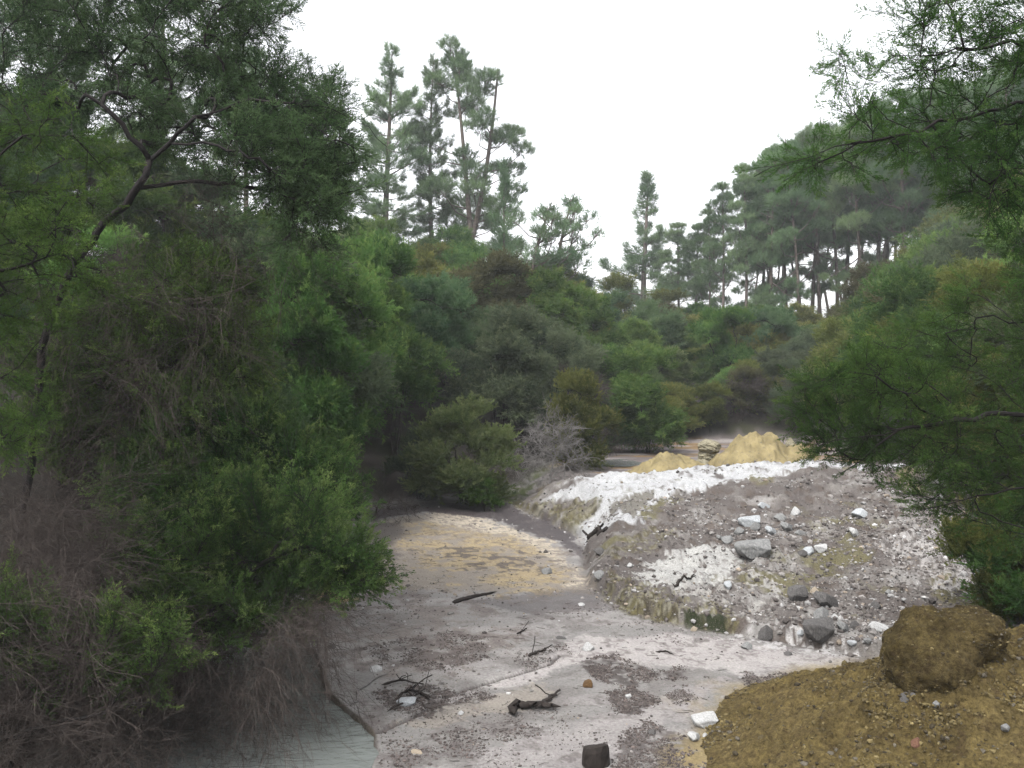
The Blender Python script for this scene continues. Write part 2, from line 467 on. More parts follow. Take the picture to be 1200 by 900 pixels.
    lay((0.10, 0.085, 0.055), ol * hm * smooth(0.56, 0.63, n2 * 0.3 + fbm(x * 30 + 9, y * 30, 2, 147) * 0.7) * 0.8)
    lay((0.045, 0.060, 0.022), hm * np.maximum(zone([(770, 704), (784, 706), (784, 738), (768, 734)], 0.06, 0.12), zone([(803, 720), (846, 722), (848, 744), (802, 740)], 0.06, 0.12)) * smooth(0.42, 0.54, fbm(x * 9, y * 1.5, 3, 171)) * 0.95)
    # moss
    ms = zone([(575, 592), (600, 562), (640, 540), (655, 548), (620, 575), (600, 592)], 0.3, 0.5)
    lay((0.10, 0.135, 0.028), ms * smooth(0.40, 0.55, n1) * 0.9)
    lay((0.11, 0.12, 0.035), zone([(1045, 740), (1080, 735), (1090, 760), (1050, 765)], 0.2, 0.3) * 0.6)
    # upper flat
    uf = smooth(19.0, 20.5, y) * smooth(0.4, 1.6, x + wx) * smooth(-0.5, 0.3, sd)
    lay((0.24, 0.21, 0.205), uf * 0.9)
    lay((0.42, 0.39, 0.37), uf * smooth(0.5, 0.62, ns))
    lay((0.36, 0.24, 0.09), uf * smooth(0.58, 0.68, fbm(x * 0.7, y * 1.6, 3, 181)) * 0.7)
    # forest floor on the banks
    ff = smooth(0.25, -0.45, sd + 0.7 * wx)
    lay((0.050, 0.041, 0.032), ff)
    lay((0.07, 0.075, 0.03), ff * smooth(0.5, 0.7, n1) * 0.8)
    spk = np.clip((1 - ff) * (0.5 + 0.5 * hm) * (1 - 0.6 * white), 0, 1)
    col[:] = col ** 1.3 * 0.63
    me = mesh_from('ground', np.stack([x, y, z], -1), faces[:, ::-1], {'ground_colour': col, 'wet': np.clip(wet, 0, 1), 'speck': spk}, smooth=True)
    m, nt, b = new_mat('ground')
    at = N(nt, 'ShaderNodeAttribute', attribute_name='ground_colour')
    aw = N(nt, 'ShaderNodeAttribute', attribute_name='wet')
    asp = N(nt, 'ShaderNodeAttribute', attribute_name='speck')
    f1 = noise_node(nt, 38, 5, 0.7); f2 = noise_node(nt, 95, 3, 0.6); f3 = noise_node(nt, 4, 5, 0.6)
    c = mixc(nt, 1.0, at.outputs['Color'], ramp(nt, f1, 0.25, 0.75, (0.62, 0.61, 0.61), (1.30, 1.30, 1.30)), 'MULTIPLY')
    c = mixc(nt, 1.0, c, ramp(nt, f3, 0.3, 0.7, (0.90, 0.89, 0.90), (1.09, 1.09, 1.08)), 'MULTIPLY')
    mm = N(nt, 'ShaderNodeMath', operation='MULTIPLY')
    nt.links.new(ramp(nt, f2, 0.60, 0.68), mm.inputs[0]); nt.links.new(asp.outputs['Fac'], mm.inputs[1])
    c = mixc(nt, mm.outputs[0], c, (0.12, 0.098, 0.09))
    nt.links.new(c, b.inputs['Base Color'])
    mr = N(nt, 'ShaderNodeMapRange'); mr.inputs[3].default_value = 0.92; mr.inputs[4].default_value = 0.45
    nt.links.new(aw.outputs['Fac'], mr.inputs[0]); nt.links.new(mr.outputs[0], b.inputs['Roughness'])
    b.inputs['Specular IOR Level'].default_value = 0.3
    bump(nt, b, f1, 0.9, 0.03)
    o = link('ground', me, m)
    tag(o, kind='structure')

LITTER = [([(690, 775), (722, 768), (748, 790), (735, 806), (712, 800), (700, 790)], 1.0),
          ([(708, 812), (735, 808), (765, 822), (745, 838), (722, 836)], 1.0),
          ([(742, 776), (760, 784), (778, 794), (755, 798)], 0.9), ([(782, 786), (800, 782), (800, 796), (785, 797)], 0.8),
          ([(735, 860), (765, 845), (795, 865), (800, 900), (730, 900)], 0.8),
          ([(440, 812), (490, 806), (520, 815), (505, 838), (460, 832)], 0.9),
          ([(470, 770), (560, 755), (580, 770), (500, 792)], 0.45), ([(430, 760), (520, 740), (560, 748), (450, 785)], 0.4),
          ([(520, 818), (560, 808), (575, 816), (530, 832)], 0.7), ([(600, 770), (660, 755), (680, 768), (620, 785)], 0.4),
          ([(880, 790), (960, 790), (950, 812), (880, 806)], 0.7), ([(780, 815), (800, 808), (812, 820), (790, 826)], 0.7),
          ([(580, 850), (640, 835), (660, 850), (600, 872)], 0.35), ([(460, 870), (560, 850), (560, 895), (460, 900)], 0.3)]
build_ground()

# milky stream at the lower left, and a grey pool on the upper flat
def build_water():
    m, nt, b = new_mat('stream_water')
    b.inputs['Base Color'].default_value = (0.118, 0.128, 0.122, 1)
    b.inputs['Roughness'].default_value = 0.06
    b.inputs['IOR'].default_value = 1.33
    tc = N(nt, 'ShaderNodeTexCoord'); mp = N(nt, 'ShaderNodeMapping'); mp.inputs['Scale'].default_value = (1.0, 2.2, 1)
    nz = N(nt, 'ShaderNodeTexNoise'); nz.inputs['Scale'].default_value = 5.5; nz.inputs['Detail'].default_value = 4; nz.inputs['Distortion'].default_value = 0.6
    nt.links.new(tc.outputs['Object'], mp.inputs[0]); nt.links.new(mp.outputs[0], nz.inputs['Vector'])
    bump(nt, b, nz.outputs[0], 0.5, 0.05)
    def sheet(name, poly, z):
        pts = np.array([(p[0], p[1], z) for p in poly])
        me = bpy.data.meshes.new(name)
        me.from_pydata([tuple(p) for p in pts], [], [tuple(range(len(pts)))])
        o = link(name, me, m); tag(o, kind='structure')
    sheet('stream_water', [(-3.9, 3.3), (-0.85, 3.3), (-0.9, 6.9), (-1.5, 8.4), (-2.1, 9.8), (-3.9, 9.8)], -0.045)
    pz = np.array([gz(a, b) for a in (2.0, 2.4, 2.8) for b in (21.8, 22.4, 23.0)]).mean()
    sheet('pool_water', [(1.9 + 0.0, 21.5), (2.3, 21.3), (2.9, 21.2), (3.2, 21.6), (3.4, 22.2), (3.2, 22.8), (3.0, 23.3), (2.6, 23.5), (2.2, 23.3), (1.9, 22.8), (1.7, 22.3), (1.7, 21.8)], pz + 0.004)
build_water()

# ------------------------------------------------------------------ foliage and wood machinery
def norm(v): return v / (np.linalg.norm(v, axis=-1, keepdims=True) + 1e-9)

def prism(p0, p1, r0, r1, k=3):
    """thin k-sided sticks between arrays of points -> verts, quads"""
    d = norm(p1 - p0)
    ref = np.where(np.abs(d[:, 2:3]) > 0.9, np.array([[1.0, 0, 0]]), np.array([[0, 0, 1.0]]))
    u = norm(np.cross(d, ref)); v = np.cross(d, u)
    a = np.arange(k) * 2 * np.pi / k
    ring = np.cos(a)[None, :, None] * u[:, None, :] + np.sin(a)[None, :, None] * v[:, None, :]
    V = np.concatenate([p0[:, None] + ring * np.reshape(r0, (-1, 1, 1)), p1[:, None] + ring * np.reshape(r1, (-1, 1, 1))], 1)
    n = len(p0)
    i = np.arange(k); j = (i + 1) % k
    q = np.stack([i, j, j + k, i + k], -1)
    F = (np.arange(n) * 2 * k)[:, None, None] + q[None]
    return V.reshape(-1, 3), F.reshape(-1, 4)

def leaves(p, d, L, W, rng, k=4):
    """leaf blades at points p along directions d"""
    n = len(p)
    s = norm(np.cross(d, rng.normal(size=(n, 3))))
    L = np.broadcast_to(L, (n,))[:, None] * rng.uniform(0.7, 1.25, (n, 1)); W = np.broadcast_to(W, (n,))[:, None]
    if k == 4:
        V = np.stack([p, p + d * L * 0.45 + s * W * 0.5, p + d * L, p + d * L * 0.45 - s * W * 0.5], 1)
    else:
        V = np.stack([p - s * W * 0.5, p + s * W * 0.5, p + d * L], 1)
    return V.reshape(-1, 3), np.arange(n * k).reshape(n, k)

def plume(rng, L=0.4, n_side=11, side=0.2, n_leaf=9, ll=0.06, lw=0.014, curve=0.12, k=3, flat=0.35, ang=42, wood=0.0016):
    """one feathery spray along +X: leaf verts, faces, tip weight, twig verts, twig faces"""
    t = np.sort(rng.uniform(0.08, 0.97, n_side))
    ax = np.stack([t * L, 0.02 * np.sin(5 * t + rng.uniform(0, 6)), curve * L * t * t * np.ones_like(t)], -1)
    az = np.where(np.arange(n_side) % 2 == 0, 1, -1)
    a = np.radians(rng.normal(ang, 9, n_side))
    d = norm(np.stack([np.cos(a), az * np.sin(a), rng.normal(0.10, flat, n_side)], -1))
    sl = side * (1.0 - 0.62 * t) * rng.uniform(0.65, 1.2, n_side)
    e = ax + d * sl[:, None]
    u = rng.uniform(0.12, 1.0, (n_side, n_leaf))
    p = ax[:, None] + (e - ax)[:, None] * u[..., None]
    p = p + rng.normal(0, 0.004, p.shape)
    dd = norm(d[:, None] * 1.0 + rng.normal(0, 0.55, (n_side, n_leaf, 3)) + np.array([0.35, 0, 0.15]))
    p = p.reshape(-1, 3); dd = dd.reshape(-1, 3)
    n_ax = max(6, n_leaf)
    ta = rng.uniform(0.3, 1.0, n_ax)
    pa = np.stack([ta * L, np.zeros(n_ax), curve * L * ta * ta], -1)
    da = norm(np.array([[0.8, 0, 0.1]]) + rng.normal(0, 0.5, (n_ax, 3)))
    p = np.concatenate([p, pa]); dd = np.concatenate([dd, da])
    V, F = leaves(p, dd, ll, lw, rng, k)
    tip = np.clip((p[:, 0] / L - 0.45) / 0.65, 0, 1) ** 1.5
    tip = np.repeat(tip, k)
    n = 5
    tt = np.linspace(0, 1, n)
    axis = np.stack([tt * L, np.zeros(n), curve * L * tt * tt], -1)
    w0 = np.concatenate([axis[:-1], ax]); w1 = np.concatenate([axis[1:], e])
    r0 = np.concatenate([np.linspace(2.0, 0.8, n - 1), np.full(n_side, 0.7)]) * wood
    TV, TF = prism(w0, w1, r0, r0 * 0.7)
    return V, F, tip, TV, TF

def twiggy(rng, L=0.5, n=9, droop=0.35, wood=0.0022, sub=3, k=3):
    """bare spray of fine dead twigs along +X (droops towards -Z)"""
    p0 = []; p1 = []; r = []
    def strand(o, d, l, rad, steps):
        pts = [o]
        for i in range(steps):
            d = norm(d + rng.normal(0, 0.16, 3) + np.array([0, 0, -droop / steps]))
            pts.append(pts[-1] + d * l / steps)
        for a, b in zip(pts[:-1], pts[1:]):
            p0.append(a); p1.append(b); r.append(rad)
        return pts
    main = strand(np.zeros(3), np.array([1.0, 0, 0.1]), L, wood * 1.4, 5)
    for i in range(n):
        t = rng.uniform(0.1, 1.0)
        o = main[min(4, int(t * 5))]
        d = norm(np.array([0.9, rng.normal(0, 0.75), rng.normal(0, 0.5)]))
        s = strand(o, d, L * rng.uniform(0.3, 0.75), wood, 4)
        for j in range(sub):
            strand(s[rng.integers(1, 4)], norm(d + rng.normal(0, 0.6, 3)), L * rng.uniform(0.12, 0.32), wood * 0.75, 2)
    return prism(np.array(p0), np.array(p1), np.array(r), np.array(r) * 0.85, k)

def frames(d, rng, up=0.8):
    """rotation matrices taking +X to d, +Z roughly up"""
    n = len(d)
    d = norm(d)
    zref = norm(np.array([[0, 0, 1.0]]) * up + rng.normal(0, 0.45, (n, 3)))
    y = norm(np.cross(zref, d)); z = np.cross(d, y)
    return np.stack([d, y, z], -1)

def stamp(tmpls, p, d, s, rng, up=0.8, what=(0, 1)):
    """copies of the templates' arrays at points p; returns verts, faces, index of the stamp per vert, template vert index"""
    n = len(p)
    which = rng.integers(0, len(tmpls), n)
    Rm = frames(d, rng, up)
    VV = []; FF = []; own = []; loc = []; off = 0
    for t, tm in enumerate(tmpls):
        idx = np.nonzero(which == t)[0]
        if not len(idx): continue
        V, F = tm[what[0]], tm[what[1]]
        W = np.einsum('nij,vj->nvi', Rm[idx], V) * np.reshape(s[idx], (-1, 1, 1)) + p[idx][:, None]
        VV.append(W.reshape(-1, 3))
        FF.append((F[None] + (np.arange(len(idx)) * len(V))[:, None, None] + off).reshape(-1, F.shape[1]))
        own.append(np.repeat(idx, len(V))); loc.append(np.stack([np.full(len(idx) * len(V), t), np.tile(np.arange(len(V)), len(idx))], -1))
        off += len(idx) * len(V)
    return np.concatenate(VV), np.concatenate(FF), np.concatenate(own), np.concatenate(loc), Rm, which

def skeleton(trunks, targets, rng, step=0.2, bend=0.12, rise=0.5, jit=0.12):
    """joins every target to the nearest part of a growing skeleton. trunks: polylines; returns P, parent, tip indices"""
    P = np.zeros((60000, 3)); par = np.full(60000, -1); n = 0
    for tr in trunks:
        tr = np.asarray(tr, dtype=float)
        att = -1
        if n:
            dd = np.linalg.norm(P[:n] - tr[0], axis=1)
            if dd.min() < 0.6: att = int(dd.argmin())
        L = np.r_[0, np.cumsum(np.linalg.norm(np.diff(tr, axis=0), axis=1))]
        m = max(2, int(L[-1] / step) + 1)
        q = np.stack([np.interp(np.linspace(0, L[-1], m), L, tr[:, i]) for i in range(3)], -1)
        q[1:-1] = 0.25 * q[:-2] + 0.5 * q[1:-1] + 0.25 * q[2:]
        q[1:] += rng.normal(0, 0.02 * step / 0.2, (m - 1, 3))
        for i in range(m):
            P[n] = q[i]; par[n] = att if i == 0 else n - 1; n += 1
    t0 = n
    targets = np.asarray(targets)
    dmin = np.min(np.linalg.norm(targets[:, None] - P[None, :n:2], axis=2), axis=1)
    tips = []
    for ti in np.argsort(dmin):
        t = targets[ti]
        dv = t - P[:n]
        d = np.linalg.norm(dv, axis=1)
        cost = d + rise * np.maximum(0, -dv[:, 2])
        j = int(cost.argmin())
        dist = d[j]
        k = max(2, int(math.ceil(dist / step)))
        a = P[j]
        pd = norm(a - P[par[j]]) if par[j] >= 0 else np.array([0, 0, 1.0])
        c = a + (t - a) * 0.45 + pd * dist * 0.18 + np.array([0, 0, bend * dist]) + rng.normal(0, jit * dist * 0.5, 3)
        prev = j
        for i in range(1, k + 1):
            u = i / k
            q = (1 - u) ** 2 * a + 2 * u * (1 - u) * c + u * u * t
            if i < k: q = q + rng.normal(0, jit * step * 0.35, 3)
            P[n] = q; par[n] = prev; prev = n; n += 1
        tips.append(n - 1)
    return P[:n].copy(), par[:n].copy(), np.array(tips)

def radii(par, r_tip, power=0.45, r_max=None):
    n = len(par)
    cnt = np.zeros(n); has = np.zeros(n, bool)
    has[par[par >= 0]] = True
    cnt[~has] = 1
    for i in range(n - 1, -1, -1):
        if par[i] >= 0: cnt[par[i]] += cnt[i]
    r = r_tip * np.maximum(cnt, 1) ** power
    if r_max: r = np.minimum(r, r_max)
    return r, cnt

def wood_mesh(P, par, r, cnt, k_of=lambda r: 5 if r > 0.02 else (4 if r > 0.008 else 3)):
    """tubes along the chains of a skeleton"""
    n = len(P)
    kids = [[] for _ in range(n)]
    for i in range(n):
        if par[i] >= 0: kids[par[i]].append(i)
    VV = []; FF = []; off = 0
    starts = [i for i in range(n) if par[i] < 0]
    stack = [(None, s) for s in starts]
    while stack:
        pr, s = stack.pop()
        ch = [] if pr is None else [pr]
        i = s
        while True:
            ch.append(i)
            ks = kids[i]
            if not ks: break
            main = max(ks, key=lambda q: cnt[q])
            for q in ks:
                if q != main: stack.append((i, q))
            i = main
        if len(ch) < 2: continue
        pts = P[ch]; rr = r[ch].copy()
        if pr is not None: rr[0] = rr[1]
        k = k_of(float(rr[:3].max()))
        if rr.max() > 0.045: k = 9
        dirs = np.gradient(pts, axis=0); dirs = norm(dirs)
        u = norm(np.cross(dirs[0], np.array([0.31, 0.2, 0.93]) if abs(dirs[0][2]) < 0.9 else np.array([1.0, 0, 0])))
        a = np.arange(k) * 2 * np.pi / k
        rings = []
        for j in range(len(pts)):
            u = norm(u - dirs[j] * np.dot(u, dirs[j])); v = np.cross(dirs[j], u)
            rings.append(pts[j] + rr[j] * (np.cos(a)[:, None] * u + np.sin(a)[:, None] * v))
        VV.append(np.concatenate(rings))
        m = len(pts)
        i0 = np.arange(k); j0 = (i0 + 1) % k
        q = np.stack([i0, j0, j0 + k, i0 + k], -1)
        FF.append((q[None] + (np.arange(m - 1) * k)[:, None, None] + off).reshape(-1, 4))
        off += m * k
    return np.concatenate(VV), np.concatenate(FF)

def tip_sites(P, par, tips, rng, per=6, back=0.55, reach=5):
    """places for sprays on the outer part of every branch: points and directions"""
    pts = []; dirs = []
    for t in tips:
        chain = [t]
        while len(chain) < reach and par[chain[-1]] >= 0: chain.append(par[chain[-1]])
        for _ in range(per):
            u = rng.uniform(0, back) ** 1.2 * (len(chain) - 1)
            i = int(u); f = u - i
            a = P[chain[i]]; b = P[chain[min(i + 1, len(chain) - 1)]]
            pts.append(a + (b - a) * f)
            dirs.append(norm(a - b) if i + 1 < len(chain) else np.array([0, 0, 1.0]))
    return np.array(pts), np.array(dirs)

def foliage_mesh(name, tmpls, p, d, s, rng, up=0.8, clump=1.2):
    V, F, own, loc, Rm, which = stamp(tmpls, p, d, s, rng, up)
    cl = fbm(p[:, 0] * clump + p[:, 2] * 0.7, p[:, 1] * clump + p[:, 2] * clump, 3, int(rng.integers(1, 9999)))
    tint = np.clip((cl - 0.5) * 2.2 + 0.5 + rng.normal(0, 0.16, len(p)), 0, 1)
    tipw = np.zeros(len(V))
    for t, tm in enumerate(tmpls):
        m = loc[:, 0] == t
        tipw[m] = tm[2][loc[m, 1]]
    tipw = tipw * np.clip(rng.uniform(-0.3, 0.9, len(p)), 0, 1)[own]
    return mesh_from(name, V, F, {'tint': tint[own], 'tip': tipw})

def join_vf(parts):
    VV = []; FF = []; off = 0
    for V, F in parts:
        VV.append(V); FF.append(F + off); off += len(V)
    return np.concatenate(VV), np.concatenate(FF)

# lumpy crown envelope: points in a union of lobes, mostly near the outside
def lobes(rng, n_lobe, H, Rad, base, top_bias=0.0, lobe=(0.2, 0.37), flat=0.75):
    c = []
    for i in range(n_lobe):
        a = rng.uniform(0, 2 * np.pi); t = rng.uniform(0, 1)
        zc = lerp(base, H * 0.92, t ** (1 - top_bias))
        prof = math.sin(math.pi * min(1, max(0.02, (zc - base) / (H - base) * 0.75 + 0.18)))
        rr = Rad * prof * rng.uniform(0.15, 0.85)
        c.append((rr * math.cos(a), rr * math.sin(a), zc, Rad * rng.uniform(*lobe)))
    return np.array(c)

def lobe_points(rng, L, n, flat=0.75, shell=0.5):
    k = rng.choice(len(L), n, p=L[:, 3] ** 2 / (L[:, 3] ** 2).sum())
    v = norm(rng.normal(size=(n, 3)))
    v[:, 2] = np.where(v[:, 2] < -0.35, -v[:, 2] * 0.6, v[:, 2])
    r = rng.uniform(shell, 1.0, n) ** 0.6
    r = np.where(rng.uniform(0, 1, n) < 0.14, rng.uniform(1.1, 1.55, n), r)
    p = L[k, :3] + v * (r * L[k, 3])[:, None] * np.array([1, 1, flat])
    return p, v

def shrub_meshes(name, seed, H=4.0, Rad=1.7, base=1.0, n_lobe=16, n_tip=330, per=6, stems=4, tm=None, spread=0.5, size=1.0,
                 up=0.45, dead=0, dtm=None, r_tip=0.004, lobe=(0.2, 0.37), wood_twigs=False):
    """returns (wood mesh, leaf mesh, dead twig mesh or None) for one kind of shrub or small tree, base at the origin"""
    rng = np.random.default_rng(seed)
    Lb = lobes(rng, n_lobe, H, Rad, base, lobe=lobe)
    tp, tv = lobe_points(rng, Lb, n_tip)
    tp[:, 2] = np.clip(tp[:, 2], 0.12 * H * (base > 0.4) + 0.08, 1.08 * H)
    trunks = []
    for i in range(stems):
        a = rng.uniform(0, 2 * np.pi); s = Rad * spread * rng.uniform(0.3, 1.0)
        hh = H * rng.uniform(0.45, 0.72)
        b0 = np.array([rng.normal(0, 0.06), rng.normal(0, 0.06), -0.25])
        trunks.append([b0, b0 + [s * 0.25 * math.cos(a), s * 0.25 * math.sin(a), 0.25 + hh * 0.35], [s * math.cos(a) * 0.7, s * math.sin(a) * 0.7, hh * 0.7], [s * math.cos(a), s * math.sin(a), hh]])
    P, par, tips = skeleton(trunks, tp, rng, step=0.22 * H / 4, bend=0.10)
    r, cnt = radii(par, r_tip, 0.46)
    wv, wf = wood_mesh(P, par, r, cnt)
    p, d = tip_sites(P, par, tips, rng, per=per)
    out = norm(p - np.array([0, 0, H * 0.35]))
    d = norm(d * 0.55 + out * 0.35 + rng.normal(0, 0.42, p.shape) + np.array([0, 0, up]))
    s = size * rng.uniform(0.65, 1.2, len(p))
    lm = foliage_mesh(name + '_leaves', tm, p, d, s, rng)
    dm = None
    if dead:
        dp, dv = lobe_points(rng, Lb, dead, shell=0.1)
        dp[:, 2] = np.clip(dp[:, 2] - 0.18 * H, 0.15, H * 0.8)
        dd = norm(norm(dp * [1, 1, 0.0] + 1e-3) + rng.normal(0, 0.5, dp.shape) + [0, 0, 0.1])
        V, F, *_ = stamp(dtm, dp, dd, size * rng.uniform(0.8, 1.6, dead), rng)
        dm = mesh_from(name + '_dead', V, F)
    wm = mesh_from(name + '_wood', wv, wf, smooth=True)
    return wm, lm, dm

rng0 = np.random.default_rng(7)
TM_MID = [plume(rng0, L=0.50, n_side=10, side=0.26, n_leaf=8, ll=0.075, lw=0.017, curve=0.2, k=3) for _ in range(4)]
TM_FAR = [plume(rng0, L=0.60, n_side=9, side=0.30, n_leaf=7, ll=0.105, lw=0.023, curve=0.2, k=3) for _ in range(4)]
TM_UP = [plume(rng0, L=0.46, n_side=12, side=0.15, n_leaf=8, ll=0.055, lw=0.014, curve=0.1, k=3, ang=28) for _ in range(4)]
TM_NEAR = [plume(rng0, L=0.34, n_side=15, side=0.15, n_leaf=12, ll=0.024, lw=0.0062, curve=0.1, k=4, ang=40) for _ in range(5)]
TM_NEARUP = [plume(rng0, L=0.36, n_side=16, side=0.13, n_leaf=12, ll=0.026, lw=0.0062, curve=0.22, k=4, ang=30) for _ in range(5)]
TM_BROAD = [plume(rng0, L=0.35, n_side=7, side=0.14, n_leaf=5, ll=0.075, lw=0.034, curve=0.2, k=4) for _ in range(3)]
TW_MID = [twiggy(rng0, L=0.75, n=10, droop=0.3, wood=0.004, sub=3) for _ in range(4)]
TW_NEAR = [twiggy(rng0, L=0.55, n=12, droop=0.45, wood=0.0012, sub=4) for _ in range(5)]
TW_HANG = [twiggy(rng0, L=0.70, n=11, droop=1.2, wood=0.0012, sub=4) for _ in range(5)]

KIND = {}
for i, sd_ in enumerate((11, 12, 13)):
    KIND['kanuka%d' % i] = shrub_meshes('scrub', sd_, 4.0, 1.8, 0.9, 15, 300, 7, 4, TM_MID, size=1.05)
for i, sd_ in enumerate((21, 22)):
    KIND['dense%d' % i] = shrub_meshes('dense_shrub', sd_, 2.6, 1.25, 0.10, 22, 430, 7, 6, TM_UP, spread=0.7, size=1.0, up=0.7)
for i, sd_ in enumerate((31, 32)):
    KIND['twiggy%d' % i] = shrub_meshes('twiggy_scrub', sd_, 3.6, 1.6, 0.7, 13, 260, 4, 5, TM_MID, size=0.9, dead=170, dtm=TW_MID)
for i, sd_ in enumerate((41, 42, 43)):
    KIND['far%d' % i] = shrub_meshes('far_scrub', sd_, 4.5, 2.1, 0.6, 17, 300, 6, 4, TM_FAR, size=1.1)
KIND['broad0'] = shrub_meshes('leafy_plant', 51, 1.0, 0.5, 0.05, 8, 60, 4, 4, TM_BROAD, size=0.7, spread=0.6)
KH = {'kanuka': 4.25, 'dense': 2.9, 'twiggy': 3.85, 'far': 4.85, 'broad': 1.1}

def plant(kind, px, Y, top, leaf, label, cat='shrub', group=None, name='scrub_tree', wide=1.0, wood='bark', dead='twig_dead', rz=None, x=None, hmin=0.4):
    """a shrub or small tree whose base stands on the ground at column px, depth Y, reaching image row TOP"""
    x = (px - 600) / FPX * Y if x is None else x
    z = gz(x, Y)
    h = (EYE - (top - HOR) / FPX * Y) - z
    base = kind.rstrip('0123456789')
    s = max(hmin / KH[base], h / KH[base])
    o = empty(name, (x, Y, z - 0.03), label, cat, group)
    o.scale = (s * wide, s * wide, s)
    o.rotation_euler = (0, 0, (hash_angle(px, Y) if rz is None else rz))
    wm, lm, dm = KIND[kind]
    link('stems', wm, M[wood], o)
    link('foliage', lm, M[leaf], o)
    if dm: link('dead_twigs', dm, M[dead], o)
    return o

def hash_angle(a, b): return (math.sin(a * 12.9898 + b * 78.233) * 43758.5453) % (2 * math.pi)

# ------------------------------------------------------------------ mid-distance shrubs one can tell apart
plant('dense0', 543, 18.6, 466, 'leaf_pale', 'round green shrub with a pale feathery top standing alone at the foot of the thicket', name='round_shrub', wide=1.12)
plant('broad0', 568, 17.6, 556, 'leaf_bright', 'small bright-green broad-leaved plant low in front of the round green shrub', 'plant', name='leafy_plant')
plant('dense1', 492, 19.4, 505, 'leaf_grey', 'low grey-green shrub tucked against the left side of the round green shrub', name='grey_shrub')
plant('dense1', 682, 21.2, 440, 'leaf_olive', 'tall olive-yellow shrub just right of the dead silvery bush', name='olive_shrub', wide=0.85)
plant('kanuka0', 335, 14.0, 300, 'leaf_green', 'large feathery green scrub tree left of the dark hollow', 'tree', wide=0.8)
plant('kanuka1', 418, 21.0, 280, 'leaf_green', 'broad green scrub tree arching over the dark hollow in the bank', 'tree', wide=0.85)
plant('kanuka2', 505, 23.5, 330, 'leaf_blue', 'blue-green scrub tree rising behind the round green shrub', 'tree')
plant('kanuka0', 585, 23.0, 362, 'leaf_grey', 'dull grey-green scrub tree above the dead silvery bush', 'tree')
plant('twiggy0', 640, 24.0, 385, 'leaf_grey', 'dark twiggy half-bare scrub tree behind the dead silvery bush', 'tree')
plant('dense0', 715, 25.0, 462, 'leaf_blue', 'slim green shrub at the left edge of the grey pool', name='pool_shrub', wide=0.8)
plant('dense1', 772, 29.2, 452, 'leaf_olive', 'rounded yellow-green shrub behind the pale pointed rock', name='rounded_shrub', wide=1.2)
plant('dense0', 822, 30.2, 470, 'leaf_bright', 'low bright yellow-green shrub behind the ragged pedestal rock', name='low_shrub', wide=1.3)
plant('twiggy1', 870, 30.5, 430, 'leaf_brown', 'brown twiggy scrub bush behind the peaked yellow mound', name='brown_scrub', wide=1.1)
plant('twiggy0', 925, 30.0, 420, 'leaf_grey', 'greyish twiggy bush right behind the peaked yellow mound', name='grey_scrub')
plant('kanuka1', 850, 34.0, 362, 'leaf_bright', 'light yellow-green scrub tree with fanned branches under the pine trunks', 'tree')
plant('kanuka2', 905, 37.0, 362, 'leaf_blue', 'dark green scrub tree right of the light fanned one', 'tree')
plant('dense1', 1165, 9.4, 575, 'leaf_olive', 'upright yellow-green shrub above the big yellow mound', name='upright_shrub', wide=0.85)
plant('dense0', 1235, 9.0, 560, 'leaf_green', 'green shrub at the right margin above the big yellow mound', name='green_shrub')
plant('kanuka2', 392, 17.6, 318, 'leaf_green', 'green scrub tree whose canopy roofs the left part of the dark hollow', 'tree', wide=0.85)
plant('kanuka0', 462, 20.6, 338, 'leaf_green', 'mid-green scrub tree whose canopy roofs the right part of the dark hollow', 'tree', wide=0.8)
GH = 'dark undergrowth in the hollow'
for (a_, Y_, t_) in [(385, 19.6, 505), (412, 20.4, 490), (440, 21.3, 486), (468, 20.9, 500), (455, 22.6, 470), (425, 22.6, 470)]:
    plant('twiggy%d' % (a_ % 2), a_, Y_, t_, 'leaf_grey', 'dark half-bare undergrowth shrub inside the hollow under the scrub trees', 'shrub', GH, name='undergrowth_shrub')
plant('kanuka0', 440, 25.5, 296, 'leaf_green', 'tall feathery scrub tree behind the one arching over the hollow', 'tree')

# ------------------------------------------------------------------ the thickets on the slopes, tree by tree
def thicket(rows, group, labels, seed, kinds, leafs, wides=(0.95, 1.25), hmin=1.7):
    rg = random.Random(seed)
    for (Y, px0, px1, dpx, curve) in rows:
        px = px0 + rg.uniform(0, dpx * 0.4)
        xs = [c[0] for c in curve]; ys = [c[1] for c in curve]
        while px < px1:
            yy = Y * rg.uniform(0.94, 1.06)
            top = float(np.interp(px, xs, ys)) + rg.uniform(-14, 22)
            i = rg.randrange(len(leafs))
            plant(rg.choice(kinds), px, yy, top, leafs[i], labels[leafs[i]], 'tree', group, wide=rg.uniform(*wides), hmin=hmin)
            px += dpx * rg.uniform(0.75, 1.25)

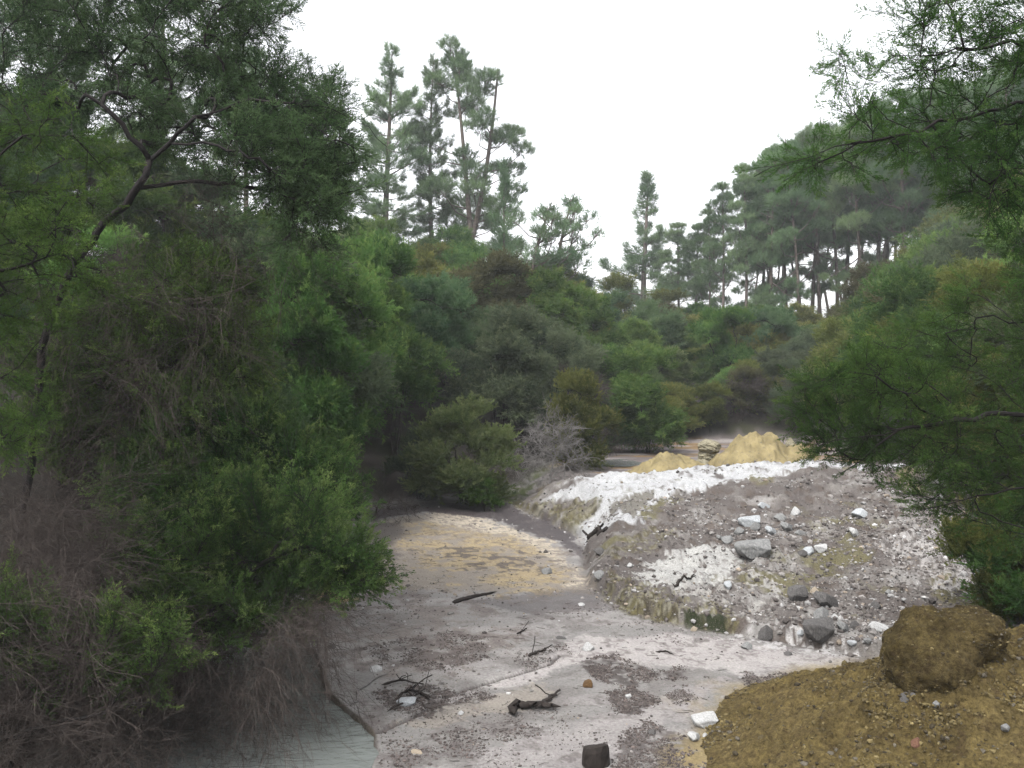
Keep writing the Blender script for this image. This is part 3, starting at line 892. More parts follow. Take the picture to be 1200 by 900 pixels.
G1 = 'scrub trees on the slope behind the basin'
L1 = {'leaf_pale': 'pale green scrub tree in the thicket on the slope between hollow and pines', 'leaf_green': 'feathery mid-green scrub tree in the thicket on the slope between hollow and pines',
      'leaf_blue': 'blue-green scrub tree in the thicket on the slope between hollow and pines',
      'leaf_olive': 'olive-green scrub tree in the thicket on the slope between hollow and pines',
      'leaf_grey': 'grey-green scrub tree in the thicket on the slope between hollow and pines',
      'leaf_brown': 'brownish scrub tree in the thicket on the slope between hollow and pines'}
thicket([(26, 250, 760, 62, [(250, 285), (420, 290), (560, 340), (680, 370), (760, 420)]),
         (32, 240, 800, 52, [(240, 275), (440, 285), (560, 305), (700, 345), (800, 400)]),
         (39, 250, 860, 44, [(250, 262), (400, 268), (520, 275), (640, 305), (760, 360), (860, 380)]),
         (47, 300, 880, 40, [(300, 258), (420, 262), (520, 272), (600, 286), (700, 305), (790, 345), (880, 365)])],
        G1, L1, 5, ['far0', 'far1', 'far2'], ['leaf_green', 'leaf_green', 'leaf_blue', 'leaf_grey', 'leaf_green', 'leaf_olive', 'leaf_green', 'leaf_blue', 'leaf_pale', 'leaf_brown'])
G2 = 'scrub trees on the right-hand slope'
L2 = {'leaf_olive': 'olive-green scrub tree on the slope below the pine grove',
      'leaf_green': 'deep green scrub tree on the slope below the pine grove',
      'leaf_brown': 'brownish scrub tree on the slope below the pine grove',
      'leaf_grey': 'grey-green scrub tree on the slope below the pine grove'}
thicket([(14, 1140, 1330, 95, [(1050, 430), (1130, 330), (1330, 240)]),
         (20, 1040, 1330, 85, [(1000, 400), (1060, 330), (1330, 210)]),
         (27, 985, 1330, 68, [(950, 420), (1000, 370), (1100, 290), (1330, 170)]),
         (33, 840, 1320, 46, [(840, 445), (900, 415), (960, 385), (1030, 325), (1120, 280), (1320, 160)]),
         (39, 820, 1300, 40, [(820, 400), (880, 385), (960, 375), (1040, 318), (1120, 270), (1320, 150)]),
         (46, 780, 1300, 40, [(780, 350), (880, 368), (960, 366), (1040, 312), (1120, 262), (1320, 150)])],
        G2, L2, 9, ['far0', 'far1', 'far2', 'kanuka1'], ['leaf_olive', 'leaf_green', 'leaf_olive', 'leaf_brown', 'leaf_grey'])
G3 = 'scrub trees on the left bank'
L3 = {'leaf_green': 'deep green scrub tree in the shade behind the leaning left tree',
      'leaf_grey': 'grey-green scrub tree in the shade behind the leaning left tree',
      'leaf_blue': 'blue-green scrub tree in the shade behind the leaning left tree'}
thicket([(11, -110, 290, 105, [(-110, 350), (290, 400)]),
         (15, -90, 330, 90, [(-90, 200), (120, 260), (330, 290)]),
         (21, -100, 380, 72, [(-100, 100), (120, 150), (200, 165), (300, 220), (380, 275)])],
        G3, L3, 15, ['kanuka0', 'kanuka1', 'twiggy0', 'twiggy1', 'kanuka2'], ['leaf_green', 'leaf_grey', 'leaf_blue', 'leaf_green'])


G4 = 'low rounded shrubs behind the upper flat'
L4 = {'leaf_olive': 'low yellow-green rounded shrub in the belt behind the upper flat', 'leaf_bright': 'low fresh green rounded shrub in the belt behind the upper flat',
      'leaf_pale': 'low pale green rounded shrub in the belt behind the upper flat', 'leaf_grey': 'low grey-green rounded shrub in the belt behind the upper flat'}
thicket([(30.6, 735, 985, 40, [(735, 470), (800, 478), (860, 470), (985, 440)]),
         (33, 700, 985, 40, [(700, 430), (780, 430), (860, 425), (985, 410)]),
         (37, 700, 960, 42, [(700, 395), (780, 395), (860, 390), (960, 385)])],
        G4, L4, 19, ['dense0', 'dense1', 'kanuka2', 'dense1'], ['leaf_olive', 'leaf_bright', 'leaf_olive', 'leaf_grey', 'leaf_pale'], (1.1, 1.5))

# ------------------------------------------------------------------ pines
rngp = np.random.default_rng(77)
def tuft(rng, n=26, L=0.40, w=0.026, cone=1.0):
    d = norm(np.array([[1.0, 0, 0.15]]) + rng.normal(0, cone * 0.6, (n, 3)))
    p = np.stack([rng.uniform(-0.25, 0.1, n), rng.normal(0, 0.05, n), rng.normal(0, 0.05, n)], -1)
    V, F = leaves(p, d, L, w, rng, 3)
    tip = np.repeat(np.clip(rng.uniform(-0.5, 0.7, n), 0, 1), 3)
    return V, F, tip
TUFT = [tuft(rngp) for _ in range(4)]
TUFT_S = [tuft(rngp, 20, 0.26, 0.026) for _ in range(4)]

def pine_meshes(name, seed, H=20.0, crown=0.3, Rad=3.2, gap=0.75, nb=5, lean=0.0, prof=None, tufts=TUFT, fork=False, clumpy=0.5, r_base=0.22, dens=1.0, stubs=0):
    rng = np.random.default_rng(seed)
    prof = prof or [(0, 0.55), (0.2, 1.0), (0.5, 0.8), (0.8, 0.5), (1.0, 0.12)]
    def trunk_at(t, o=0.0):
        return np.array([lean * H * t + 0.012 * H * math.sin(3 * t + seed) + o * max(0, t - crown), 0.010 * H * math.sin(4 * t + 2 * seed), H * t])
    leaders = [0.0] if not fork else [-Rad * 0.55, Rad * 0.6]
    pieces = []; sites = []; dirs = []
    for li, o in enumerate(leaders):
        Hs = 1.0 if li == 0 else 0.93
        ts = np.linspace(0 if li == 0 else crown * 0.9, Hs, 26)
        Pk = np.array([trunk_at(t, o) for t in ts])
        if li == 0: Pk[0, 2] = -0.6
        rr = r_base * (1 - ts / Hs) ** 0.8 * (1 if not fork else 0.9) + 0.02
        pieces.append((Pk, rr))
        z = crown
        while z < Hs - 0.01:
            tt = (z - crown) / (Hs - crown)
            Lr = Rad * float(np.interp(tt, [a for a, b in prof], [b for a, b in prof]))
            n = max(3, int(rng.normal(nb, 1)))
            a0 = rng.uniform(0, 6.28)
            for b in range(n):
                if rng.uniform() < 0.06 + clumpy * 0.2: continue
                az = a0 + b * 2 * math.pi / n + rng.normal(0, 0.25)
                Lb = Lr * rng.uniform(0.40, 1.25)
                zb = z + rng.uniform(-0.5, 0.5) * gap / H * (0.2 + clumpy)
                el = math.radians(lerp(2, 48, tt ** 1.3) + rng.normal(0, 8))
                q0 = trunk_at(min(zb, Hs * 0.995), o)
                m = 6; q = [q0]
                for k in range(m):
                    e = el + 0.30 * (k / m) ** 2
                    q.append(q[-1] + Lb / m * np.array([math.cos(az) * math.cos(e), math.sin(az) * math.cos(e), math.sin(e)]))
                    az += rng.normal(0, 0.07)
                q = np.array(q)
                pieces.append((q, np.linspace(0.018 + 0.012 * Lb, 0.012, m + 1)))
                nt = max(6, int(11.5 * Lb * dens))
                for k in range(nt):
                    u = 1 - rng.uniform(0, 0.72) ** 1.3 if rng.uniform() < 0.85 else rng.uniform(0.15, 1)
                    f = u * m; i = min(m - 1, int(f)); c = q[i] + (q[i + 1] - q[i]) * (f - i)
                    d = norm(q[i + 1] - q[i])
                    sidev = norm(np.cross(d, [0, 0, 1.0])) * rng.choice([-1, 1])
                    off = rng.uniform(0.0, 1.0) * (0.18 + 0.26 * Lb) * (1.25 - 0.85 * u)
                    sites.append(c + sidev * off + np.array([0, 0, rng.normal(0.08, 0.20)]))
                    dirs.append(norm(d * 0.7 + sidev * 0.55 + np.array([0, 0, 0.45]) + rng.normal(0, 0.25, 3)))
            z += gap / H * rng.uniform(0.7, 1.3)
    for k in range(stubs):
        t = rng.uniform(crown * 0.35, crown); az = rng.uniform(0, 6.28); q0 = trunk_at(t)
        l = rng.uniform(0.5, 1.8)
        pieces.append((np.array([q0, q0 + l * np.array([math.cos(az), math.sin(az), -0.12]) * 0.6, q0 + l * np.array([math.cos(az), math.sin(az), -0.25])]), np.array([0.03, 0.022, 0.012])))
    Ps = []; par = []; rs = []; n = 0
    for q, rr in pieces:
        for i in range(len(q)):
            Ps.append(q[i]); par.append(n - 1 if i else -1); rs.append(rr[i]); n += 1
    V, F = wood_mesh(np.array(Ps), np.array(par), np.array(rs), np.ones(n), lambda r: 7 if r > 0.1 else 4)
    sites = np.array(sites); dirs = np.array(dirs)
    lm = foliage_mesh(name + '_needles', tufts, sites, dirs, rngp.uniform(0.8, 1.35, len(sites)), rng, clump=0.4)
    return mesh_from(name + '_wood', V, F, smooth=True), lm

def clump_pine(name, seed, H=19.0, crown=0.42, Rad=3.0, n_clump=15, size=(0.75, 1.4), lean=0.0, bow=0.5, r_base=0.17, per=74, tufts=TUFT, prof=None, leaders=1, stubs=12):
    """an old open-grown pine: needle clumps of uneven size held out on crooked limbs"""
    rng = np.random.default_rng(seed)
    prof = prof or [(0, 0.7), (0.25, 1.0), (0.6, 0.8), (0.85, 0.5), (1.0, 0.12)]
    ph = rng.uniform(0, 6.28)
    def axis(t, k=0):
        sp = (k - (leaders - 1) / 2) * 1.1 * Rad * max(0, t - crown) ** 0.8
        return np.array([lean * H * t + bow * math.sin(2.6 * t + ph) - bow * math.sin(ph) + sp, 0.4 * bow * math.sin(3.1 * t + 2 * ph), H * t])
    pieces = []; sites = []; dirs = []; sc = []
    for k in range(leaders):
        ts = np.linspace(0 if k == 0 else crown * 0.9, 1.0 - 0.07 * k, 24)
        Pk = np.array([axis(t, k) for t in ts])
        if k == 0: Pk[0, 2] = -0.6
        pieces.append((Pk, r_base * (1 - ts) ** 0.75 + 0.025))
    for c in range(n_clump):
        tt = (c + rng.uniform(0.1, 0.9)) / n_clump
        k = int(rng.integers(0, leaders))
        t = crown + (0.985 - 0.07 * k - crown) * tt
        low = rng.uniform() < 0.16
        if low: t = rng.uniform(0.55, 1.0) * crown; tt = 0.35
        az = c * 2.4 + rng.normal(0, 0.6)
        rr = Rad * float(np.interp(tt, [a for a, b in prof], [b for a, b in prof])) * rng.uniform(0.35, 1.05)
        cc = axis(t, k) + np.array([rr * math.cos(az), rr * math.sin(az), rng.normal(0, 0.3)])
        q0 = axis(max(crown * 0.8, t - (0.10 + 0.25 * rr) / H * 2.2), k)
        mid = (q0 + cc) / 2 + np.array([0, 0, -0.15 * rr]) + rng.normal(0, 0.15, 3)
        br = np.array([q0, q0 * 0.6 + mid * 0.4 + rng.normal(0, 0.04, 3), mid, mid * 0.4 + cc * 0.6 + rng.normal(0, 0.06, 3), cc])
        pieces.append((br, np.linspace(0.03 + 0.012 * rr, 0.014, 5)))
        cs = rng.uniform(*size) * (1.0 - 0.35 * tt) * (0.6 if low else 1.0)
        n = int(per * cs ** 1.6)
        v = norm(rng.normal(size=(n, 3))); v[:, 2] = np.where(v[:, 2] < -0.3, -v[:, 2], v[:, 2])
        p = cc + v * (rng.uniform(0.25, 1.0, (n, 1)) ** 0.5) * cs * np.array([1.12, 1.12, 0.92])
        sites.append(p); dirs.append(norm(v * 0.7 + np.array([0, 0, 0.75]) + rng.normal(0, 0.35, (n, 3))))
        for j in range(6):
            e = p[rng.integers(0, n)]
            pieces.append((np.array([cc * 0.7 + mid * 0.3, (cc + e) / 2 + rng.normal(0, 0.05, 3), e]), np.array([0.014, 0.011, 0.008])))
    for k in range(stubs):
        t = rng.uniform(crown * 0.3, crown * 1.1); az = rng.uniform(0, 6.28); q0 = axis(t); l = rng.uniform(0.4, 2.0)
        d = np.array([math.cos(az), math.sin(az), rng.uniform(-0.4, 0.25)])
        pieces.append((np.array([q0, q0 + d * l * 0.5 + rng.normal(0, 0.05, 3), q0 + d * l]), np.array([0.026, 0.02, 0.01])))
    Ps = []; par = []; rs = []; n = 0
    for q, r_ in pieces:
        for i in range(len(q)):
            Ps.append(q[i]); par.append(n - 1 if i else -1); rs.append(r_[i]); n += 1
    V, F = wood_mesh(np.array(Ps), np.array(par), np.array(rs), np.ones(n), lambda r: 7 if r > 0.1 else 4)
    sites = np.concatenate(sites); dirs = np.concatenate(dirs)
    lm = foliage_mesh(name + '_needles', tufts, sites, dirs, rng.uniform(0.7, 1.25, len(sites)), rng, clump=0.5)
    return mesh_from(name + '_wood', V, F, smooth=True), lm

CONE = [(0, 0.85), (0.1, 1.0), (0.4, 0.75), (0.7, 0.42), (1.0, 0.06)]
ROUND = [(0, 0.55), (0.2, 0.95), (0.45, 1.0), (0.75, 0.72), (0.92, 0.42), (1.0, 0.15)]
PINE = {
 'tall': (pine_meshes('pine', 1, 19, 0.20, 3.0, 0.80, 5, prof=[(0, .9), (0.3, 1.0), (0.6, 0.75), (0.85, 0.45), (1, 0.12)], clumpy=0.7, r_base=0.22, dens=1.05), 19),
 'fork': (clump_pine('pine', 66, crown=0.28, Rad=3.5, n_clump=54, leaders=2, bow=0.4, r_base=0.2, size=(0.8, 1.35), per=66), 19),
 'slim': (pine_meshes('pine', 3, 18, 0.22, 2.3, 0.75, 5, prof=[(0, .7), (0.3, 1.0), (0.7, 0.8), (1, 0.15)], clumpy=0.7, r_base=0.2, dens=0.95), 18),
 'cone': (pine_meshes('pine', 4, 12, 0.10, 2.7, 0.85, 6, prof=[(0, 0.9), (0.08, 1.0), (0.35, 0.72), (0.65, 0.40), (0.88, 0.15), (1.0, 0.03)], clumpy=0.12, r_base=0.17, dens=1.2), 12),
 'young': (pine_meshes('pine', 5, 6, 0.08, 1.3, 0.55, 5, prof=CONE, tufts=TUFT_S, clumpy=0.6, r_base=0.07, dens=1.1), 6),
 'grove0': (clump_pine('pine', 61, crown=0.45, Rad=2.9, n_clump=29, bow=0.5), 19),
 'grove1': (clump_pine('pine', 62, crown=0.50, Rad=2.6, n_clump=24, lean=0.03, bow=0.7, r_base=0.15), 19),
 'grove2': (clump_pine('pine', 63, crown=0.54, Rad=3.0, n_clump=30, lean=-0.03, bow=0.4, r_base=0.16, leaders=2), 19),
 'grove3': (clump_pine('pine', 64, crown=0.50, Rad=2.0, n_clump=19, lean=0.05, bow=0.9, r_base=0.12, stubs=18), 19),
 'grove4': (clump_pine('pine', 65, crown=0.22, Rad=2.8, n_clump=40, bow=0.3, prof=[(0, .9), (0.3, 1), (0.7, .6), (1, .1)]), 19),
 'leaner': (clump_pine('pine', 67, H=7.0, crown=0.42, Rad=1.9, n_clump=24, lean=0.25, bow=0.3, r_base=0.09, size=(0.45, 0.75), per=50, tufts=TUFT_S, stubs=4), 7),
}
def pine(kind, px, Y, top, label, group=None, wide=1.0, rz=None, leaf='leaf_pine'):
    (wm, lm), h0 = PINE[kind]
    x = (px - 600) / FPX * Y; z = gz(x, Y)
    s = ((EYE - (top - HOR) / FPX * Y) - z) / h0
    o = empty('pine_tree', (x, Y, z), label, 'tree', group)
    o.scale = (s * wide, s * wide, s); o.rotation_euler = (0, 0, hash_angle(px, Y) if rz is None else rz)
    link('trunk', wm, M['bark_pine'], o); link('crown', lm, M[leaf], o)
    return o

pine('tall', 456, 52, 56, 'tall pine with open tiers of branches, leftmost of the tall group on the skyline', wide=1.3)
pine('slim', 508, 53, 72, 'tall narrow pine in the middle of the tall skyline group')
pine('fork', 548, 52, 58, 'tall pine with two leaders and bare lower trunk, rightmost of the tall skyline group', rz=0.0, wide=1.15)
pine('slim', 400, 50, 130, 'pine partly hidden behind the drooping crown of the leaning left tree', wide=1.2)
pine('young', 590, 50, 198, 'spindly young pine just right of the tall skyline group', wide=0.9)
pine('leaner', 612, 46, 236, 'low spreading pine left of the leaning one on the middle skyline', rz=0.1, wide=1.25)
pine('leaner', 640, 46, 226, 'small pine leaning to the right on the middle skyline', rz=0.0, wide=1.1)
pine('cone', 757, 66, 203, 'lone cone-shaped pine standing clear against the sky in the middle', wide=1.3)
pine('grove4', 795, 62, 262, 'small bushy pine right beside the lone cone-shaped pine', wide=1.35)
pine('grove4', 818, 60, 264, 'small bushy pine at the left end of the pine grove', wide=1.4)
pine('tall', 62, 22, -120, 'dark pine trunk seen through the crown of the leaning left tree', wide=1.0)
pine('slim', -40, 26, -150, 'pine at the left margin behind the leaning left tree', wide=1.3)
pine('grove0', 170, 30, -60, 'pine with a dense crown behind the top of the leaning left tree', wide=1.2)
pine('grove1', 290, 36, 30, 'pine crown showing above the right limb of the leaning left tree', wide=1.25)
GP = 'pines of the grove on the right-hand ridge'
for (k, px, Y, top) in [('grove4', 846, 54, 216), ('grove4', 872, 52, 194), ('grove0', 905, 51, 166), ('grove1', 932, 50, 159), ('grove0', 925, 58, 164),
                        ('grove2', 962, 52, 144), ('grove0', 988, 57, 132), ('grove1', 1005, 49, 132), ('grove2', 1032, 53, 122), ('grove0', 1058, 48, 106),
                        ('grove1', 1085, 53, 112), ('grove2', 1105, 47, 90), ('grove1', 1140, 50, 82), ('grove0', 1165, 45, 64), ('grove2', 1195, 49, 54),
                        ('grove1', 1225, 45, 34), ('grove0', 1265, 48, 24), ('grove3', 888, 57, 189), ('grove3', 1018, 60, 144), ('grove2', 1310, 46, 14), ('grove3', 1122, 58, 94),
                        ('grove3', 900, 64, 204), ('grove3', 915, 66, 199), ('grove2', 940, 66, 184), ('grove3', 955, 68, 184), ('grove3', 975, 64, 169), ('grove3', 992, 68, 174), ('grove1', 1012, 66, 164),
                        ('grove3', 1030, 67, 159), ('grove2', 1045, 66, 149), ('grove3', 1068, 64, 144), ('grove3', 1095, 64, 134), ('grove1', 1150, 62, 114), ('grove3', 945, 60, 174), ('grove3', 876, 66, 219), ('grove0', 1185, 60, 94), ('grove0', 890, 55, 178), ('grove0', 948, 54, 146), ('grove1', 978, 53, 136), ('grove0', 1022, 50, 120), ('grove4', 830, 57, 246), ('grove0', 1072, 51, 104), ('grove0', 1120, 49, 88), ('grove1', 918, 62, 186)]:
    pine(k, px, Y, top, 'pine with a bare trunk and bushy rounded crown standing among others in the ridge-top grove', GP)

# ------------------------------------------------------------------ rocks, mounds and wood lying about
def ico(sub=3):
    import bmesh
    bm = bmesh.new(); bmesh.ops.create_icosphere(bm, subdivisions=sub, radius=1.0)
    bm.verts.ensure_lookup_table()
    v = np.array([q.co[:] for q in bm.verts]); f = np.array([[w.index for w in q.verts] for q in bm.faces])
    bm.free(); return v, f
ICO3 = ico(3); ICO4 = ico(4); ICO1 = ico(1); ICO5 = ico(5)

def rock_mesh(name, seed, flat=0.7, angular=0.6, long=1.3):
    rng = np.random.default_rng(seed)
    v, f = ICO4[0].copy(), ICO4[1]
    for i in range(13):                                   # planes chopped off the lump give facets
        n = norm(rng.normal(size=3)); c = rng.uniform(0.42, 0.85)
        d = v @ n
        v = v - np.clip(d - c, 0, None)[:, None] * n * (0.35 + 0.65 * angular)
    q = v * 1.7 + seed
    nn = fbm(q[:, 0] + q[:, 2] * 1.3, q[:, 1] - q[:, 2] * 0.7, 4, seed)
    v = v * (1 + 0.22 * (nn - 0.5))[:, None]
    nn = fbm(q[:, 0] * 4 + q[:, 2] * 5, q[:, 1] * 4 - q[:, 2] * 3, 3, seed + 5)
    v = v * (1 + 0.07 * (nn - 0.5))[:, None]
    v = v * np.array([long, 1.0, flat])
    return mesh_from(name, v, f, smooth=False)
ROCKS = [rock_mesh('rock', 200 + i, fl, an, lo) for i, (fl, an, lo) in enumerate([(0.75, 0.8, 1.1), (0.6, 0.9, 1.35), (0.85, 0.7, 1.05), (0.5, 0.8, 1.5), (0.7, 0.95, 1.2), (0.35, 0.8, 1.5)])]
M['stone_dark'] = stone_mat('dark_grey_stone', (0.040, 0.038, 0.037), (0.09, 0.085, 0.082), (0.16, 0.152, 0.148))
M['stone_grey'] = stone_mat('grey_stone', (0.10, 0.10, 0.098), (0.20, 0.20, 0.196))
M['stone_pale'] = stone_mat('pale_stone', (0.20, 0.212, 0.22), (0.34, 0.352, 0.36))
M['stone_white'] = stone_mat('white_stone', (0.25, 0.25, 0.245), (0.40, 0.40, 0.395))
M['stone_cream'] = stone_mat('cream_stone', (0.22, 0.18, 0.13), (0.31, 0.265, 0.21))
M['stone_orange'] = stone_mat('orange_stone', (0.060, 0.033, 0.012), (0.105, 0.060, 0.024))
M['stone_red'] = stone_mat('red_stone', (0.085, 0.042, 0.028), (0.14, 0.072, 0.046))

def rock(px, py, wpx, hpx, mat, label, group=None, kind=None, sink=0.36):
    """a stone whose middle shows at px, py with the given width and height in photo pixels"""
    x, y, z = ground_px(px, py + hpx * 0.35)
    k = int(abs(hash_angle(px, py)) * 100) % 5 if kind is None else kind
    me = ROCKS[k]
    co = [c for c in me.get('ext', [])]
    if not co:
        a = np.zeros(len(me.vertices) * 3, dtype=np.float32); me.vertices.foreach_get('co', a); a = a.reshape(-1, 3)
        co = [float(np.ptp(a[:, 0])), float(np.ptp(a[:, 1])), float(np.ptp(a[:, 2]))]; me['ext'] = co
    w = wpx / FPX * y; h = hpx / FPX * y
    sx = w / max(co[0], co[1]) * 1.05; sz = h / co[2] * (1.0 + sink)
    o = link('rock' if wpx > 13 else 'stone', me, M[mat])
    tag(o, label, 'rock' if wpx > 13 else 'stone', group)
    o.location = (x, y, z + co[2] * sz * (0.5 - sink))
    o.scale = (sx, sx, sz)
    o.rotation_euler = (0, 0, (hash_angle(py, px) % 1.0 - 0.5) * 1.2)
    return o

GL = 'pale blocks of the rubble heap on the rise'
ROCK_LIST = [
 (877, 610, 24, 16, 'stone_pale', 'large pale blue-grey block at the top of the rubble heap on the rise', None, 1),
 (895, 593, 15, 7, 'stone_pale', 'flat pale slab above the rubble heap, highest stone of the heap', None, 5),
 (932, 600, 11, 11, 'stone_white', 'whitish upright block at the right end of the rubble heap', None, 2),
 (903, 621, 15, 11, 'stone_pale', 'pale wedge-shaped block in the middle of the rubble heap', None, 4),
 (885, 617, 12, 10, 'stone_grey', 'small grey block between two pale ones in the rubble heap', None, 2),
 (854, 632, 14, 10, 'stone_grey', 'grey block at the left end of the rubble heap', None, 0),
 (844, 630, 10, 7, 'stone_grey', 'small grey stone leaning on the left end of the rubble heap', None, 4),
 (880, 641, 40, 22, 'stone_grey', 'big square-edged grey ledge block below the rubble heap', None, 1),
 (914, 606, 16, 9, 'stone_grey', 'long grey block just left of the whitish upright one', None, 3),
 (922, 617, 18, 12, 'stone_grey', 'grey lump under the whitish upright block', None, 4),
 (866, 622, 12, 8, 'stone_grey', 'grey angular stone just below the large pale blue-grey block', None, 2),
 (938, 625, 16, 7, 'stone_grey', 'flat grey slab at the lower right of the rubble heap', None, 5),
 (949, 645, 12, 9, 'stone_pale', 'pale stone on the left of a pair below the rubble heap', None, 0),
 (961, 642, 14, 12, 'stone_white', 'white stone on the right of a pair below the rubble heap', None, 1),
 (940, 648, 12, 8, 'stone_dark', 'dark stone next to the pair below the rubble heap', None, 2),
 (1007, 601, 23, 10, 'stone_pale', 'long pale flat stone near the overhanging branch at the top of the rise', None, 3),
 (1001, 624, 13, 12, 'stone_white', 'white pointed stone below the long pale flat one', None, 4),
 (937, 693, 23, 17, 'stone_dark', 'dark grey boulder with a cream stone at its right side', None, 0),
 (954, 692, 10, 8, 'stone_cream', 'small cream stone between the two dark boulders', None, 2),
 (967, 702, 30, 20, 'stone_dark', 'biggest dark grey boulder on the stony slope', None, 4),
 (962, 719, 20, 15, 'stone_grey', 'grey stone right under the biggest dark boulder', None, 2),
 (854, 684, 10, 8, 'stone_pale', 'small blue-grey stone on the white flat of the rise', None, 0),
 (1025, 709, 13, 10, 'stone_dark', 'dark stone alone on the gravel slope right of the boulders', None, 2),
 (957, 739, 34, 25, 'stone_dark', 'broad dark rock at the foot of the slope with a pale stone in front', None, 1),
 (961, 743, 11, 9, 'stone_pale', 'small pale round stone in front of the broad dark rock', None, 2),
 (988, 734, 18, 16, 'stone_grey', 'grey-brown pointed rock right of the broad dark rock', None, 4),
 (1001, 733, 11, 10, 'stone_dark', 'small dark rock right of the grey-brown pointed one', None, 2),
 (897, 742, 19, 18, 'stone_dark', 'roundish dark rock standing alone at the edge of the pale wash', None, 2),
 (1031, 735, 22, 9, 'stone_white', 'flat white stone on green moss near the big yellow mound', None, 5),
 (923, 766, 10, 5, 'stone_dark', 'small flat dark stone at the edge of the pale wash', None, 3),
 (998, 756, 10, 6, 'stone_pale', 'small pale stone at the foot of the gravel slope', None, 1),
 (1041, 694, 9, 6, 'stone_grey', 'small light-topped stone high on the gravel slope', None, 3),
 (1016, 752, 9, 6, 'stone_grey', 'small grey stone just left of the mossy patch', None, 1),
 (978, 722, 8, 6, 'stone_white', 'tiny white stone right of the stone under the biggest boulder', None, 2),
 (938, 741, 9, 6, 'stone_pale', 'small pale stone left of the broad dark rock', None, 2),
 (875, 757, 16, 8, 'stone_grey', 'low grey stone left of the roundish dark rock', None, 3),
 (824, 843, 30, 15, 'stone_white', 'largest white stone on the sand at the tip of the big yellow mound', None, 1),
 (813, 862, 19, 13, 'stone_white', 'smaller white stone below the largest white one', None, 4),
 (826, 861, 6, 5, 'stone_white', 'tiny white stone touching the smaller white one', None, 2),
 (642, 669, 12, 9, 'stone_grey', 'grey stone alone on the yellow sand flat', None, 0),
 (702, 674, 15, 9, 'stone_grey', 'grey stone at the left foot of the rise', None, 3),
 (689, 758, 14, 11, 'stone_white', 'white-topped stone on a dark base on the pale wash', None, 2),
 (690, 801, 12, 11, 'stone_orange', 'orange-brown stone beside the dark litter mat', None, 0),
 (440, 784, 14, 8, 'stone_white', 'white stone near the bent grey twig by the water', None, 3),
 (476, 822, 20, 10, 'stone_pale', 'pale oblong stone lying in the driftwood heap', None, 1),
 (489, 881, 14, 5, 'stone_cream', 'flat cream stone near the bottom edge by the water', None, 5),
 (681, 708, 8, 4, 'stone_white', 'small white stone on the wet purple mud', None, 3),
 (540, 835, 7, 5, 'stone_white', 'small white stone on the mud right of the driftwood heap', None, 2),
 (658, 747, 12, 4, 'stone_dark', 'thin dark stone on the bed above the white-topped one', None, 5),
 (388, 758, 10, 5, 'stone_dark', 'small dark stone on the pale bank by the water', None, 3),
 (738, 662, 7, 5, 'stone_white', 'small white stone on the brown left slope of the rise', None, 2),
 (813, 737, 8, 6, 'stone_cream', 'small cream stone at the foot of the dark green ledge', None, 2),
 (702, 645, 14, 7, 'stone_dark', 'dark flat stone at the lower left tip of the white crust', None, 3),
 (736, 816, 7, 5, 'stone_white', 'tiny white stone on the dark litter mat', None, 1),
 (765, 858, 9, 6, 'stone_dark', 'dark pebble beside the reddish litter below the mat', None, 0),
]
for r_ in ROCK_LIST: rock(*r_[:6], group=r_[6], kind=r_[7])

# gravel: far too many to count
def scatter_mesh(name, rng, pts, size, mats_attr, tmpl, aspect=(0.6, 1.0), flat=(0.45, 0.9)):
    n = len(pts)
    V0, F0 = tmpl
    j = 1 + rng.uniform(-0.28, 0.28, (n, len(V0), 1))
    sc = np.stack([size, size * rng.uniform(*aspect, n), size * rng.uniform(*flat, n)], -1)
    a = rng.uniform(0, 2 * np.pi, n); ca, sa = np.cos(a), np.sin(a)
    V = V0[None] * j * sc[:, None]
    x = V[..., 0] * ca[:, None] - V[..., 1] * sa[:, None]; y = V[..., 0] * sa[:, None] + V[..., 1] * ca[:, None]
    V = np.stack([x, y, V[..., 2]], -1) + pts[:, None]
    F = F0[None] + (np.arange(n) * len(V0))[:, None, None]
    return mesh_from(name, V.reshape(-1, 3), F.reshape(-1, F0.shape[1]), {'ground_colour': np.repeat(mats_attr, len(V0), axis=0)})

def attr_mat(name, rough=0.9):
    m, nt, b = new_mat(name)
    at = N(nt, 'ShaderNodeAttribute', attribute_name='ground_colour')
    c = mixc(nt, 1.0, at.outputs['Color'], ramp(nt, noise_node(nt, 60, 4, 0.7), 0.3, 0.7, (0.75, 0.75, 0.75), (1.2, 1.2, 1.2)), 'MULTIPLY')
    nt.links.new(c, b.inputs['Base Color'])
    b.inputs['Roughness'].default_value = rough
    b.inputs['Specular IOR Level'].default_value = 0.2
    return m

